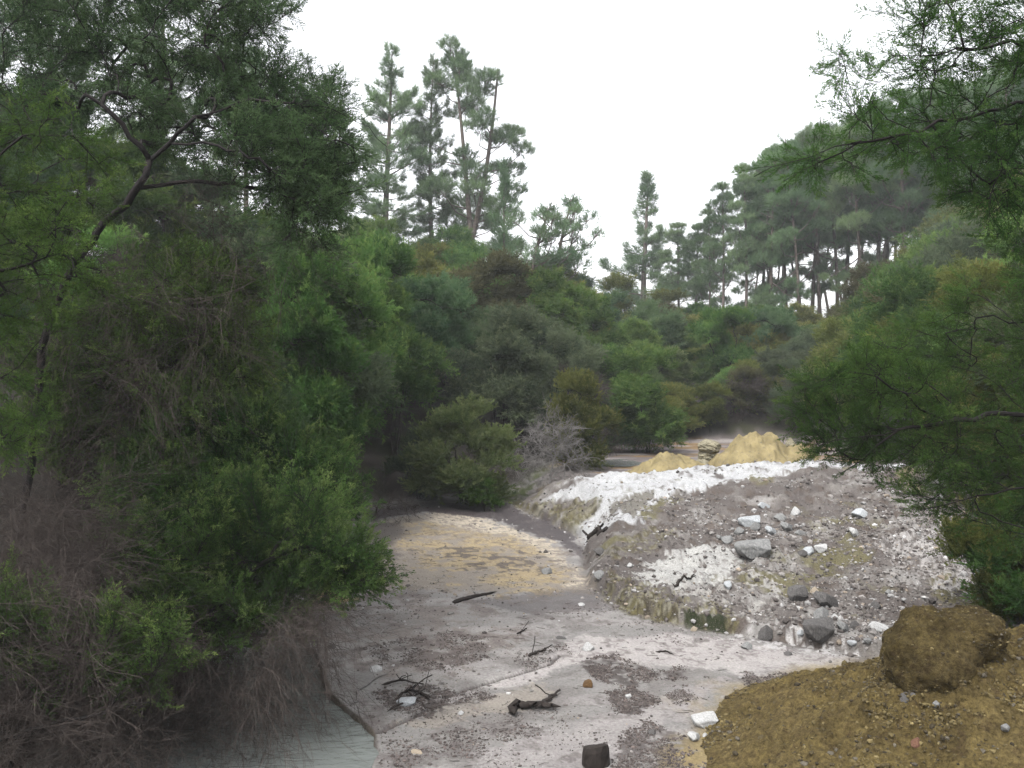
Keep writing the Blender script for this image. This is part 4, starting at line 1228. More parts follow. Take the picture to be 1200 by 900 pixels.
def build_gravel():
    rng = np.random.default_rng(301)
    n = 150000
    x = rng.uniform(-2.6, 8, n); y = rng.uniform(6, 19, n)
    hd = poly_sd(x, y, HILL_POLY); bd = poly_sd(x, y, BASIN)
    pile = np.exp(-((x - 3.55) ** 2 / 0.5 + (y - 9.4) ** 2 / 0.6)) + 0.9 * np.exp(-((x - 3.6) ** 2 / 0.6 + (y - 12.6) ** 2 / 0.8))
    east = smooth(3.0, 4.6, x) * smooth(14.5, 11.5, y)
    dens = np.where(hd > -0.1, 0.04 + 0.22 * smooth(0.42, 0.6, fbm(x * 0.7 + 5, y * 0.7, 3, 317)) + 0.25 * smooth(0.5, 0.62, fbm(x * 1.2, y * 1.2, 4, 311)) + 0.35 * east + 0.8 * pile, 0.012 + 0.05 * smooth(0.52, 0.62, fbm(x * 0.9, y * 0.9, 3, 321)))
    dens = np.where((x < 0) & (y < 11), dens + 0.05, dens)
    dens = dens * np.where((y > 14.5 + 0.25 * x) & (hd > 0), 0.12, 1.0)
    keep = (rng.uniform(0, 1, n) < dens) & (bd > -0.3) & (poly_sd(x, y, WATER_POLY) < -0.05)
    x, y = x[keep], y[keep]; hd = hd[keep]
    m = len(x)
    size = 0.0075 * np.exp(rng.normal(0, 0.6, m)) * np.where(hd > 0, 1.5, 0.9)
    size = np.clip(size, 0.004, 0.05)
    z = hgt(x, y) + size * 0.15
    pal = np.array([(0.17, 0.15, 0.14), (0.30, 0.28, 0.265), (0.44, 0.43, 0.42), (0.62, 0.61, 0.60), (0.12, 0.105, 0.098), (0.36, 0.30, 0.24)])
    c = pal[rng.choice(6, m, p=[0.32, 0.28, 0.09, 0.025, 0.235, 0.05])] * rng.uniform(0.38, 0.72, (m, 1))
    o = link('gravel', scatter_mesh('gravel', rng, np.stack([x, y, z], -1), size, c, ICO1), attr_mat('gravel'))
    tag(o, 'loose grey and white gravel strewn over the rise and the stream bed', 'gravel', kind='stuff')

def build_litter():
    rng = np.random.default_rng(302)
    pts = []
    for pg, s in LITTER:
        pl = np.array(plan(pg)); lo, hi = pl.min(0) - 0.15, pl.max(0) + 0.15
        n = int(10500 * s * max(0.3, (hi - lo).prod()))
        q = rng.uniform(lo, hi, (n, 2))
        w = 0.22 * (fbm(q[:, 0] * 1.6, q[:, 1] * 1.6, 4, 101) - 0.5), 0.22 * (fbm(q[:, 0] * 1.6, q[:, 1] * 1.6, 4, 131) - 0.5)
        k = (poly_sd(q[:, 0] + w[0], q[:, 1] + w[1], pl) > -0.07 * rng.uniform(0, 1, n)) & (fbm(q[:, 0] * 6, q[:, 1] * 6, 3, 333) > 0.42)
        pts.append(q[k])
    n = 17000
    q = np.stack([rng.uniform(-2.4, 3.4, n), 6 + 6 * rng.uniform(0, 1, n) ** 1.4], -1)
    pts.append(q[fbm(q[:, 0] * 1.3, q[:, 1] * 1.3, 4, 343) > 0.54])
    q = np.concatenate(pts)
    q = q[(poly_sd(q[:, 0], q[:, 1], WATER_POLY) < -0.04)]
    m = len(q)
    size = np.clip(0.0048 * np.exp(rng.normal(0, 0.55, m)), 0.0025, 0.018)
    z = hgt(q[:, 0], q[:, 1]) + size * 0.25
    c = np.array([(0.045, 0.037, 0.034), (0.078, 0.065, 0.060), (0.11, 0.09, 0.082)])[rng.choice(3, m, p=[0.5, 0.35, 0.15])]
    o = link('leaf_litter', scatter_mesh('leaf_litter', rng, np.stack([q, z], -1) if False else np.column_stack([q, z]), size, c, ICO1, (0.35, 0.9), (0.25, 0.7)), attr_mat('leaf_litter'))
    tag(o, 'dark brown mats of leaf and bark litter washed onto the grey mud', 'litter', kind='stuff')
    # needles and fine twigs among it
    n = 420
    q = np.stack([rng.uniform(-2.0, 3.2, n), 6.0 + 7 * rng.uniform(0, 1, n) ** 1.3], -1)
    q = q[(fbm(q[:, 0] * 1.1, q[:, 1] * 1.1, 3, 353) > 0.46) & (poly_sd(q[:, 0], q[:, 1], WATER_POLY) < -0.04)]
    a = rng.uniform(0, np.pi, len(q)); l = rng.uniform(0.03, 0.14, len(q))
    d = np.stack([np.cos(a), 0.6 * np.sin(a)], -1) * l[:, None]
    mid = q + d * 0.5 + rng.normal(0, 0.008, q.shape); e = q + d
    def up(v): return np.column_stack([v, hgt(v[:, 0], v[:, 1]) + 0.006])
    parts = [prism(up(q), up(mid), 0.0028, 0.0028), prism(up(mid), up(e), 0.0028, 0.0018)]
    V, F = join_vf(parts)
    o = link('twig_litter', mesh_from('twig_litter', V, F), M['twig_dead'])
    tag(o, 'scattered fine brown twigs and needles on the grey mud', 'twigs', kind='stuff')
build_gravel(); build_litter()

def stick(pxs, rad, mat, name, label, cat, lift=0.6, k=6, twigs=0, seed=1):
    """a stick lying on the ground along photo points"""
    rng = np.random.default_rng(seed)
    q = np.array([ground_px(a, b) for a, b in pxs])
    L = np.r_[0, np.cumsum(np.linalg.norm(np.diff(q, axis=0), axis=1))]
    m = 14
    t = np.linspace(0, L[-1], m)
    P = np.stack([np.interp(t, L, q[:, i]) for i in range(3)], -1)
    P[:, :2] += rng.normal(0, rad * 0.5, (m, 2))
    P[:, 2] = hgt(P[:, 0], P[:, 1]) + rad * lift
    r = rad * (1 - 0.6 * np.linspace(0, 1, m)) * rng.uniform(0.85, 1.15, m); r[0] *= 0.12; r[1] *= 0.75; r[-1] *= 0.1
    Ps = [P]; par = [-1] + list(range(m - 1)); rs = list(r); n = m
    pts = list(P)
    for i in range(twigs):
        j = int(rng.integers(3, m - 1)); a = rng.uniform(0, 6.28); l = rng.uniform(0.08, 0.22)
        prev = j; d = np.array([math.cos(a), math.sin(a), 0.5])
        for s in range(3):
            pts.append(pts[prev] + d * l / 3 + rng.normal(0, 0.01, 3)); par.append(prev); rs.append(rad * 0.3); prev = n; n += 1
    V, F = wood_mesh(np.array(pts), np.array(par), np.array(rs), np.r_[np.full(m, 9.0), np.ones(n - m)], lambda r: k)
    o = link(name, mesh_from(name, V, F, smooth=True), M[mat])
    return tag(o, label, cat)

stick([(529, 708), (555, 701), (583, 695)], 0.032, 'bark', 'fallen_branch', 'straight dark fallen branch lying on the wet mud below the yellow sand', 'branch')
stick([(597, 840), (610, 832), (630, 830), (652, 834)], 0.042, 'bark', 'driftwood', 'thick dark piece of rotten driftwood on the pale mud', 'driftwood', 0.9, 8, 3, 3)
stick([(628, 834), (640, 826), (651, 818), (655, 811)], 0.020, 'bark', 'driftwood', 'forked dark stick sloping up behind the thick rotten driftwood', 'driftwood', 1.6, 6, 3, 4)
stick([(407, 832), (420, 822), (418, 812), (432, 803), (446, 793), (458, 790)], 0.013, 'twig_silver', 'twig', 'bent pale grey twig hanging over the edge of the water', 'twig', 1.0, 5, 2, 5)
stick([(474, 812), (490, 826), (505, 836), (513, 840)], 0.010, 'twig_dead', 'twig', 'thin forked twig across the pale oblong stone', 'twig', 3.5, 5, 3, 6)
stick([(447, 806), (470, 800), (500, 806)], 0.014, 'bark', 'twig', 'dark curved twig at the back of the driftwood heap', 'twig', 2.0, 5, 4, 7)
stick([(455, 838), (472, 828), (492, 816), (500, 810)], 0.012, 'bark', 'twig', 'dark twig leaning across the front of the driftwood heap', 'twig', 2.5, 5, 4, 8)
stick([(505, 825), (495, 815), (480, 812), (465, 818)], 0.018, 'bark', 'bark_piece', 'crumbling dark bark piece in the driftwood heap', 'bark', 1.0, 6, 5, 9)
stick([(606, 744), (618, 737)], 0.012, 'bark', 'twig', 'short dark twig on the mud right of the gravelly patch', 'twig', 0.8, 5, 1, 10)
stick([(768, 765), (780, 764), (790, 768)], 0.011, 'bark', 'twig', 'short curved twig on the pale wash near the rise', 'twig', 0.8, 5, 0, 11)
stick([(788, 690), (800, 681), (815, 674)], 0.022, 'bark', 'stick', 'dark stick lying on the white flat of the rise', 'stick', 0.8, 6, 1, 12)
stick([(1008, 880), (1020, 888), (1036, 900)], 0.022, 'bark', 'stick', 'dark stick half buried in the front of the big yellow mound', 'stick', 8.0, 6, 0, 13)
stick([(620, 770), (628, 766), (640, 764)], 0.016, 'bark', 'twig', 'dark knotty twig at the end of the small cut bank', 'twig', 0.8, 5, 3, 14)
stick([(690, 632), (700, 626), (709, 624)], 0.06, 'bark', 'root', 'dark stub of root in the notch under the white crust', 'root', 0.6, 7, 2, 15)

def build_post():
    rng = np.random.default_rng(5)
    x, y, z = ground_px(698, 901)
    import bmesh
    k = 16; V = []; 
    hs = [-0.3, 0.0, 0.05, 0.10, 0.135, 0.145]
    rad = [0.10, 0.10, 0.098, 0.095, 0.085, 0.05]
    for h, r in zip(hs, rad):
        for i in range(k):
            a = i * 2 * math.pi / k
            rr = r * (1 + 0.10 * math.sin(3 * a + 1) + rng.normal(0, 0.03))
            V.append((rr * math.cos(a), rr * math.sin(a) * 0.85, h + (0.02 * math.cos(a + 1.0) if h > 0.09 else 0)))
    V.append((0, 0, 0.142)); V = np.array(V)
    F = []
    for j in range(len(hs) - 1):
        for i in range(k): F.append((j * k + i, j * k + (i + 1) % k, (j + 1) * k + (i + 1) % k, (j + 1) * k + i))
    t = (len(hs) - 1) * k
    for i in range(0, k, 1): F.append((t + i, t + (i + 1) % k, len(V) - 1, len(V) - 1))
    me = bpy.data.meshes.new('post_stump'); me.from_pydata([tuple(v) for v in V], [], [tuple(dict.fromkeys(f)) for f in F])
    o = link('post_stump', me, M['bark']); o.location = (x, y + 0.05, z)
    tag(o, 'dark rotten post stump cut off at the bottom edge of the photo', 'stump')
build_post()

# sulphur-yellow mounds
M['sulphur'] = stone_mat('sulphur_soil', (0.110, 0.088, 0.043), (0.195, 0.158, 0.078), (0.085, 0.072, 0.05), 2.6)
M['sulphur_dark'] = None
def sulphur_dark(name='sulphur_crust', k=1.0):
    m, nt, b = new_mat(name)
    n = noise_node(nt, 5, 6, 0.65); n2 = noise_node(nt, 30, 6, 0.8); n3 = noise_node(nt, 12, 5, 0.7)
    c = ramp(nt, n, 0.34, 0.66, (0.070, 0.054, 0.024), (0.160, 0.126, 0.054))
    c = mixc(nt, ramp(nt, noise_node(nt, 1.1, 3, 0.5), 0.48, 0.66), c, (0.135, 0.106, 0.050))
    c = mixc(nt, ramp(nt, n3, 0.52, 0.70), c, (0.070, 0.050, 0.028))
    c = mixc(nt, 1.0, c, ramp(nt, n2, 0.34, 0.66, (0.34, 0.32, 0.30), (1.5, 1.5, 1.42)), 'MULTIPLY')
    c = mixc(nt, 1.0, c, (k, k * 0.97, k * 0.93), 'MULTIPLY')
    nt.links.new(c, b.inputs['Base Color']); b.inputs['Roughness'].default_value = 0.95; b.inputs['Specular IOR Level'].default_value = 0.1
    bump(nt, b, n2, 1.0, 0.05)
    return m
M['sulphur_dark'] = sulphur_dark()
M['sulphur_knob'] = sulphur_dark('sulphur_knob', 0.66)
M['sulphur_rock'] = stone_mat('sulphur_rock', (0.11, 0.10, 0.07), (0.22, 0.20, 0.14), (0.07, 0.062, 0.045), 5)

def mound_mesh(name, cx, cy, fn, rmax, nr=90, na=150, seed=0, rough=0.05):
    rr = np.linspace(0.0, 1.0, nr) ** 0.9 * rmax; aa = np.linspace(0, 2 * np.pi, na, endpoint=False)
    Rr, Aa = np.meshgrid(rr, aa, indexing='ij')
    x = Rr * np.cos(Aa); y = Rr * np.sin(Aa)
    g = hgt((x + cx).ravel(), (y + cy).ravel()).reshape(x.shape)
    wx = 0.35 * (fbm(x * 1.5 + seed, y * 1.5, 3, seed) - 0.5); wy = 0.35 * (fbm(x * 1.5, y * 1.5 + seed, 3, seed + 3) - 0.5)
    h = fn(x + wx, y + wy)
    body = smooth(0.0, 0.12, h)
    h = h + body * rough * 1.2 * (fbm(x * 1.8, y * 1.8, 3, seed + 5) - 0.5)
    h = h + body * rough * 2 * (fbm(x * 4, y * 4, 4, seed + 7) - 0.5) + body * rough * 0.8 * (fbm(x * 11, y * 11, 3, seed + 9) - 0.5) + body * rough * 0.45 * (fbm(x * 26, y * 26, 2, seed + 11) - 0.5)
    z = g + np.where(h > 0.004, h, -0.06 + h * 0)
    idx = np.arange(nr * na).reshape(nr, na); nx = np.roll(idx, -1, 1)
    F = np.stack([idx[:-1], idx[1:], nx[1:], nx[:-1]], -1).reshape(-1, 4)
    V = np.stack([x, y, z], -1).reshape(-1, 3)
    z0 = gz(cx, cy)
    V[:, 2] -= z0
    return mesh_from(name, V, F, smooth=True), (cx, cy, z0)

def mound(name, cx, cy, fn, rmax, mat, label, seed, rough=0.05, **kw):
    me, loc = mound_mesh(name, cx, cy, fn, rmax, seed=seed, rough=rough, **kw)
    o = link(name, me, mat); o.location = loc
    return tag(o, label, 'mound')

KNOB = P3(1100, 768, 5.9)
def big_fn(x, y):
    return 0.98 * np.clip(1 - np.hypot(x, y * 1.05) / 2.35, 0, 1) ** 1.08 + 0.30 * np.exp(-(((x + 3.78 - KNOB[0] - 0.06) / 0.46) ** 2 + ((y + 6.1 - KNOB[1] - 0.05) / 0.46) ** 2))
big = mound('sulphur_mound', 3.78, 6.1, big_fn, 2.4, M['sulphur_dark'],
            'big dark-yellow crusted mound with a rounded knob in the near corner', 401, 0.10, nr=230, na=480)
def blob(parts, seed, rough):
    """rounded lumps merged into one skin: a sphere pushed out to the union of ellipsoids"""
    out = []
    for (c, s, sd2) in parts:
        v, f = ICO5[0].copy(), ICO5[1]
        n = (fbm3(v * 1.7 + sd2, 4, seed + sd2) - 0.5) * 1.7
        n2 = (fbm3(v * 6.5 + sd2, 4, seed + 5 + sd2) - 0.5) * 1.7
        n2 = n2 + 0.5 * (fbm3(v * 17 + sd2, 3, seed + 15 + sd2) - 0.5)
        v = v * (1 + rough * n * 2 + rough * 0.85 * n2)[:, None] * np.array(s) + np.array(c)
        out.append((v, f))
    return join_vf(out)
kc = KNOB
kv, kf = blob([((-0.03, 0, -0.02), (0.325, 0.31, 0.36), 1), ((0.20, 0.0, 0.17), (0.24, 0.27, 0.16), 2), ((0.37, 0.24, -0.08), (0.15, 0.24, 0.24), 3)], 411, 0.22)
kn = link('knob', mesh_from('knob', kv, kf, smooth=True), M['sulphur_knob'], big)
kn.location = Vector(kc) - big.location
def build_crumbs():
    rng = np.random.default_rng(415)
    me = big.data; a = np.zeros(len(me.vertices) * 3, dtype=np.float32); me.vertices.foreach_get('co', a); a = a.reshape(-1, 3)
    rad = np.hypot(a[:, 0], a[:, 1])
    w = rad * (a[:, 2] + big.location.z > -0.02) * (0.15 + smooth(0.42, 0.62, fbm(a[:, 0] * 2.2, a[:, 1] * 2.2, 4, 417)))
    idx = rng.choice(len(a), 15000, p=w / w.sum())
    p = a[idx] + np.array(big.location) + rng.normal(0, 0.006, (15000, 3)) * [1, 1, 0]
    ra = rng.uniform(0, 2 * np.pi, 1500); rr_ = rng.uniform(0.28, 0.50, 1500)
    near = np.argmin((a[None, ::7, 0] + big.location.x - KNOB[0] - rr_[:200, None] * np.cos(ra[:200, None])) ** 2 + (a[None, ::7, 1] + big.location.y - KNOB[1] - rr_[:200, None] * np.sin(ra[:200, None])) ** 2, axis=1) * 7
    p[2200:3700] = np.repeat(a[near], 8, axis=0)[:1500] + np.array(big.location) + rng.normal(0, 0.02, (1500, 3)) * [1, 1, 0.3]
    p[:2200] = kv[rng.integers(0, len(kv), 2200)] + KNOB
    size = np.clip(0.0095 * np.exp(rng.normal(0, 0.55, 15000)), 0.003, 0.028)
    size[:2200] *= 0.5; size[2200:3700] *= 0.7
    pal = np.array([(0.092, 0.072, 0.032), (0.056, 0.043, 0.02), (0.034, 0.027, 0.016), (0.125, 0.098, 0.044), (0.075, 0.066, 0.05)])
    c = pal[rng.choice(5, 15000, p=[0.3, 0.3, 0.2, 0.12, 0.08])] * rng.uniform(0.75, 1.2, (15000, 1))
    o = link('clods', scatter_mesh('clods', rng, p, size, c, ICO1, (0.6, 1.0), (0.5, 0.9)), attr_mat('clods'))
    tag(o, 'loose yellow-brown crumbs covering the big yellow mound', 'crumbs', kind='stuff')
build_crumbs()
for (px, py, w, h, mt, lb, kd, Y) in [(1067, 820, 19, 15, 'stone_dark', 'dark stone with a white vein on the flank of the big yellow mound', 0, None), (1074, 871, 15, 11, 'stone_red', 'reddish round stone on the front of the big yellow mound', 2, None),
                                      (883, 865, 19, 11, 'stone_white', 'smooth pale oval stone at the left tip of the big yellow mound', 3, None), (1097, 826, 9, 7, 'stone_grey', 'small grey stone right of the dark white-veined stone', 1, None), (1178, 853, 10, 7, 'stone_grey', 'small grey stone near the right margin of the big yellow mound', 1, None)]:
    # rests on the mound: find where the sight line meets it
    ys = np.arange(4.6, 7.6, 0.01); xs = (px - 600) / FPX * ys; zs = EYE - (py + h * 0.3 - HOR) / FPX * ys
    hm_ = big_fn(xs - 3.78, ys - 6.1)
    i = int(np.nonzero(hgt(xs, ys) + hm_ >= zs)[0][0])
    o = rock(px, py, w, h, mt, lb, None, kd)
    z0 = EYE - (py - HOR) / FPX * ys[i]
    old = o.location.y
    o.location = (xs[i], ys[i], z0); o.scale = o.scale * (ys[i] / old)
def gauss(x, y, cx, cy, sx, sy, h, p=1.0): return h * np.exp(-(((x - cx) / sx) ** 2 + ((y - cy) / sy) ** 2) ** p)
mound('sulphur_mound', 3.75, 19.6, lambda x, y: np.maximum(0, gauss(x, y, -0.15, 0, 0.75, 0.8, 0.60, 1.0) + gauss(x, y, 0.75, 0.1, 0.5, 0.5, 0.12) - 0.05), 2.1, M['sulphur'],
      'low sulphur-yellow mound left of the peaked one', 421, 0.05)
pk = mound('sulphur_mound', 5.85, 20.3, lambda x, y: np.maximum(0, np.minimum(0.86, 1.2 * np.clip(1 - np.hypot((x - 0.03) / 1.3, y / 1.25), 0, 1)) + gauss(x, y, -0.06, 0, 0.15, 0.2, 0.14, 2) + gauss(x, y, 0.27, 0, 0.10, 0.2, 0.10, 2) + gauss(x, y, -1.3, 0, 0.7, 0.6, 0.10) + gauss(x, y, 1.1, -0.1, 0.35, 0.4, 0.45) - 0.03), 2.4, M['sulphur'],
      'peaked sulphur-yellow mound with a blunt blocky top', 431, 0.12)

def lone_rock(px, py_base, py_top, w, Y, mat, label, seed, stack=2, name='rock'):
    """a ragged upright rock built of a few fused lumps"""
    x = (px - 600) / FPX * Y; z = gz(x, Y)
    h = (py_base - py_top) / FPX * Y; ww = w / FPX * Y
    rng = np.random.default_rng(seed); parts = []
    for i in range(stack):
        t = (i + 0.5) / stack
        parts.append(((rng.normal(0, ww * 0.10), rng.normal(0, ww * 0.08), h * t), (ww * 0.5 * rng.uniform(0.75, 1.0), ww * 0.42, h / stack * 0.72), seed + i))
    V, F = blob(parts, seed, 0.32)
    o = link(name, mesh_from(name, V, F), M[mat]); o.location = (x, Y, z - 0.04)
    return tag(o, label, 'rock')
lone_rock(829, 543, 509, 30, 20.9, 'sulphur_rock', 'ragged grey-yellow pedestal rock standing behind the low yellow mound', 441, 3)
lone_rock(762, 520, 502, 18, 27.5, 'stone_grey', 'pale pointed rock at the far edge of the upper flat', 451, 1)
lone_rock(924, 545, 508, 14, 20.6, 'sulphur_rock', 'narrow yellowish rock on the right shoulder of the peaked mound', 461, 3)

# ------------------------------------------------------------------ dead bushes
def dead_bush(px, Y, top, wide_px, mat, label, seed, n=110, name='dead_bush', lean=0.0, thick=1.0, tips_extra=90, group=None):
    rng = np.random.default_rng(seed)
    x = (px - 600) / FPX * Y; z = gz(x, Y)
    h = (EYE - (top - HOR) / FPX * Y) - z; w = wide_px / FPX * Y / 2
    a = rng.uniform(0, 2 * np.pi, n); rr = w * rng.uniform(0, 1, n) ** 0.6
    hh = h * np.sqrt(np.clip(1 - (rr / w) ** 2, 0.02, 1)) * rng.uniform(0.35, 1.0, n)
    tp = np.stack([rr * np.cos(a) + lean * hh, rr * np.sin(a) * 0.8, np.maximum(hh, 0.05)], -1)
    tr = [[np.array([0, 0, -0.1]), np.array([0.1 * w, 0, h * 0.25]), np.array([(0.2 + lean) * w, 0, h * 0.5])], [np.array([0, 0, -0.1]), np.array([-0.3 * w, 0.1, h * 0.2]), np.array([-0.5 * w, 0.2 * w, h * 0.4])]]
    P, par, tips = skeleton(tr, tp, rng, step=0.10, bend=0.15, jit=0.3)
    r, cnt = radii(par, 0.0045 * thick, 0.40)
    V1, F1 = wood_mesh(P, par, r, cnt, lambda r: 3)
    p, d = tip_sites(P, par, tips, rng, per=1)
    V2, F2, *_ = stamp(TW_MID, p, norm(d + rng.normal(0, 0.5, d.shape)), rng.uniform(0.35, 0.8, len(p)) * min(1, h), rng)
    V, F = join_vf([(V1, F1), (V2, F2)])
    o = link(name, mesh_from(name, V, F), M[mat]); o.location = (x, Y, z)
    return tag(o, label, 'bush', group)
dead_bush(643, 20.2, 488, 84, 'twig_silver', 'dead leafless silvery bush beside the round green shrub', 501, 150, thick=1.1)
dead_bush(435, 16.4, 568, 95, 'twig_dead', 'low dead brushwood pile at the foot of the dark hollow', 503, 80, name='brushwood')
dead_bush(775, 27.2, 508, 70, 'twig_silver', 'low grey dead brush around the pale pointed rock', 505, 90, name='dead_brush')
dead_bush(700, 24.0, 500, 50, 'twig_dead', 'small brown dead bush right of the tall olive shrub', 507, 60)

# ------------------------------------------------------------------ near trees on the left and right
def px_poly_points(rng, poly, n, y0, y1):
    """points inside an outline given in photo pixels, spread over a range of depths (a crown as deep as it is wide)"""
    pl = np.array(poly, dtype=float); lo, hi = pl.min(0), pl.max(0)
    out = []
    while len(out) < n:
        q = rng.uniform(lo, hi, (n * 2, 2))
        q = q[poly_sd(q[:, 0], q[:, 1], pl) > 0]
        out.extend(q.tolist())
    q = np.array(out[:n])
    Y = rng.uniform(y0, y1, n)
    return np.stack([(q[:, 0] - 600) / FPX * Y, Y, EYE - (q[:, 1] - HOR) / FPX * Y], -1)

def near_tree(name, label, cat, base, trunks, regions, seed, leaf, tm, r_tip=0.0035, per=6, size=1.0, up=0.25, droop=0.0, dead=None, wood='bark_near', step=0.12,
              outward=None, bend=0.08, r_max=0.07, power=0.46, twig_mat='twig_dead', rise=0.3, reach=6):
    """a tree close to the camera. trunks: polylines of (px, py, depth); regions: (outline, n, depth0, depth1) of its foliage"""
    rng = np.random.default_rng(seed)
    tr = [[P3(*q) if len(q) == 3 else np.array(q[:3]) for q in t] for t in trunks]
    o = empty(name, tuple(base), label, cat)
    b = np.array(base)
    tg = np.concatenate([px_poly_points(rng, *rg) for rg in regions])
    P, par, tips = skeleton(tr, tg, rng, step=step, bend=bend, rise=rise, jit=0.2)
    r, cnt = radii(par, r_tip, power, r_max)
    V, F = wood_mesh(P, par, r, cnt)
    p, d = tip_sites(P, par, tips, rng, per=per, reach=reach)
    d = norm(d * 0.8 + rng.normal(0, 0.45, p.shape) + np.array([0, 0, up - droop]) + (0 if outward is None else np.array(outward)))
    s = size * rng.uniform(0.6, 1.25, len(p))
    TV, TF, *_ = stamp(tm, p, d, s, np.random.default_rng(seed + 1), what=(3, 4))
    lm = foliage_mesh(name + '_leaves', tm, p - b, d, s, np.random.default_rng(seed + 1))
    V, F = join_vf([(V, F), (TV, TF)])
    link('limbs', mesh_from(name + '_limbs', V - b, F, smooth=True), M[wood], o)
    link('foliage', lm, M[leaf], o)
    if dead:
        VV = []
        for (poly, n, y0, y1, sz, tmpl, dirv) in dead:
            q = px_poly_points(rng, poly, n, y0, y1)
            dd = norm(rng.normal(0, 0.5, q.shape) + np.array(dirv))
            a, f, *_ = stamp(tmpl, q, dd, sz * rng.uniform(0.6, 1.4, n), rng)
            VV.append((a, f))
        a, f = join_vf(VV)
        link('dead_twigs', mesh_from(name + '_dead', a - b, f), M[twig_mat], o)
    return o

# the leaning kanuka with the dark forked limb
lt = near_tree('leaning_tree', 'leaning feathery tree with a dark forked limb and a drooping brown skirt of dead twigs', 'tree', (-4.6, 8.2, gz(-4.6, 8.2)),
  [[(20, 640, 8.3), (38, 520, 8.2), (45, 420, 8.2), (70, 335, 8.1), (115, 270, 8.0), (162, 222, 8.0), (176, 188, 8.0)],
   [(176, 188, 8.0), (200, 163, 8.0), (220, 142, 7.9), (255, 130, 7.9), (290, 118, 7.8), (340, 120, 7.7), (385, 126, 7.7), (425, 145, 7.7), (455, 172, 7.8)],
   [(176, 188, 8.0), (160, 165, 7.9), (130, 132, 7.8), (95, 104, 7.7), (55, 88, 7.6), (10, 100, 7.5), (-40, 95, 7.4)],
   [(200, 168, 8.0), (250, 168, 7.6), (300, 185, 7.4), (340, 215, 7.3)], [(165, 220, 8.0), (215, 214, 8.3), (270, 214, 8.4), (330, 225, 8.5)],
   [(70, 335, 8.1), (110, 330, 7.6), (150, 360, 7.4)], [(45, 420, 8.2), (85, 400, 7.6), (120, 430, 7.4), (150, 470, 7.3)]],
  [([(0, -60), (340, -60), (345, 20), (300, 60), (345, 75), (395, 90), (415, 140), (405, 200), (385, 260), (330, 250), (280, 200), (200, 180), (120, 160), (0, 190)], 520, 8.0, 10.2),
   ([(250, 130), (400, 110), (420, 190), (395, 275), (330, 290), (290, 210)], 130, 7.4, 9.0)],
  601, 'leaf_haze', TM_NEAR, per=6, size=0.95, up=0.05, droop=0.15,
  dead=[([(170, 190), (400, 200), (395, 290), (300, 400), (180, 440), (60, 380), (100, 280)], 90, 7.6, 9.4, 1.0, TW_HANG, (0.25, 0, -0.35)),
        ([(0, 330), (180, 300), (300, 400), (220, 480), (60, 520), (0, 560)], 70, 7.4, 9.2, 1.0, TW_HANG, (0.1, 0, -0.5))], r_max=0.042, power=0.42)

# foliage at the left margin, nearest of all
near_tree('margin_tree', 'bright green foliage of a tree rooted outside the left margin', 'tree', (-4.4, 5.6, gz(-4.4, 5.6)),
  [[(-190, 760, 5.6), (-150, 560, 5.6), (-120, 400, 5.6), (-100, 250, 5.6)], [(-120, 400, 5.6), (-40, 330, 5.5), (60, 300, 5.6)], [(-110, 330, 5.6), (-40, 210, 5.5), (40, 150, 5.6)], [(-150, 560, 5.6), (-60, 470, 5.5), (30, 430, 5.5)]],
  [([(-80, 90), (60, 120), (130, 180), (110, 260), (130, 330), (70, 400), (60, 500), (-80, 560)], 170, 5.2, 6.8)],
  611, 'leaf_spray', TM_NEAR, per=5, size=0.72, up=0.0, droop=0.05)

near_tree('shaded_bush', 'dark green bush in the shade under the brown twigs of the leaning tree', 'bush', (-4.6, 9.8, gz(-4.6, 9.8)),
  [[(60, 640, 9.8), (80, 520, 9.8), (120, 420, 9.8)], [(80, 520, 9.8), (180, 440, 9.7), (240, 400, 9.6)], [(80, 560, 9.8), (30, 470, 9.8)]],
  [([(20, 420), (120, 340), (220, 300), (290, 340), (300, 440), (220, 500), (100, 540), (20, 520)], 300, 8.4, 10.4)],
  616, 'leaf_spray', TM_NEAR, per=6, size=1.2, up=0.2, outward=(0.15, 0, 0))
# bushes over the water
near_tree('feathery_bush', 'green feathery bush with a dead grey skirt of twigs overhanging the milky stream', 'bush', (-2.9, 7.2, gz(-2.9, 7.2)),
  [[(190, 880, 7.2), (215, 790, 7.2), (240, 730, 7.1), (275, 685, 7.0), (315, 652, 6.9), (350, 640, 6.8), (400, 645, 6.8)], [(240, 730, 7.1), (200, 690, 7.3), (170, 650, 7.4)], [(215, 790, 7.2), (150, 750, 6.8), (90, 730, 6.7)],
   [(275, 685, 7.0), (270, 630, 7.3), (250, 580, 7.5)], [(315, 652, 6.9), (350, 600, 7.1), (370, 570, 7.2)], [(240, 730, 7.1), (310, 715, 6.7), (360, 705, 6.6)]],
  [([(140, 640), (200, 590), (290, 560), (370, 560), (405, 610), (425, 655), (428, 680), (400, 688), (370, 710), (330, 740), (250, 770), (170, 800), (90, 780), (75, 730), (130, 700)], 330, 6.5, 8.3),
   ([(370, 645), (425, 655), (436, 690), (415, 698), (370, 680)], 40, 6.5, 7.0)],
  621, 'leaf_fern', TM_NEARUP, per=6, size=0.85, up=0.3, outward=(0.22, 0, 0),
  dead=[([(150, 740), (310, 715), (345, 725), (320, 800), (290, 900), (60, 900), (40, 800)], 380, 6.2, 7.6, 0.95, TW_HANG, (0.2, -0.1, -0.5)),
        ([(330, 690), (390, 690), (380, 730), (320, 760)], 60, 6.3, 7.0, 0.6, TW_HANG, (0.3, -0.1, -0.5))])
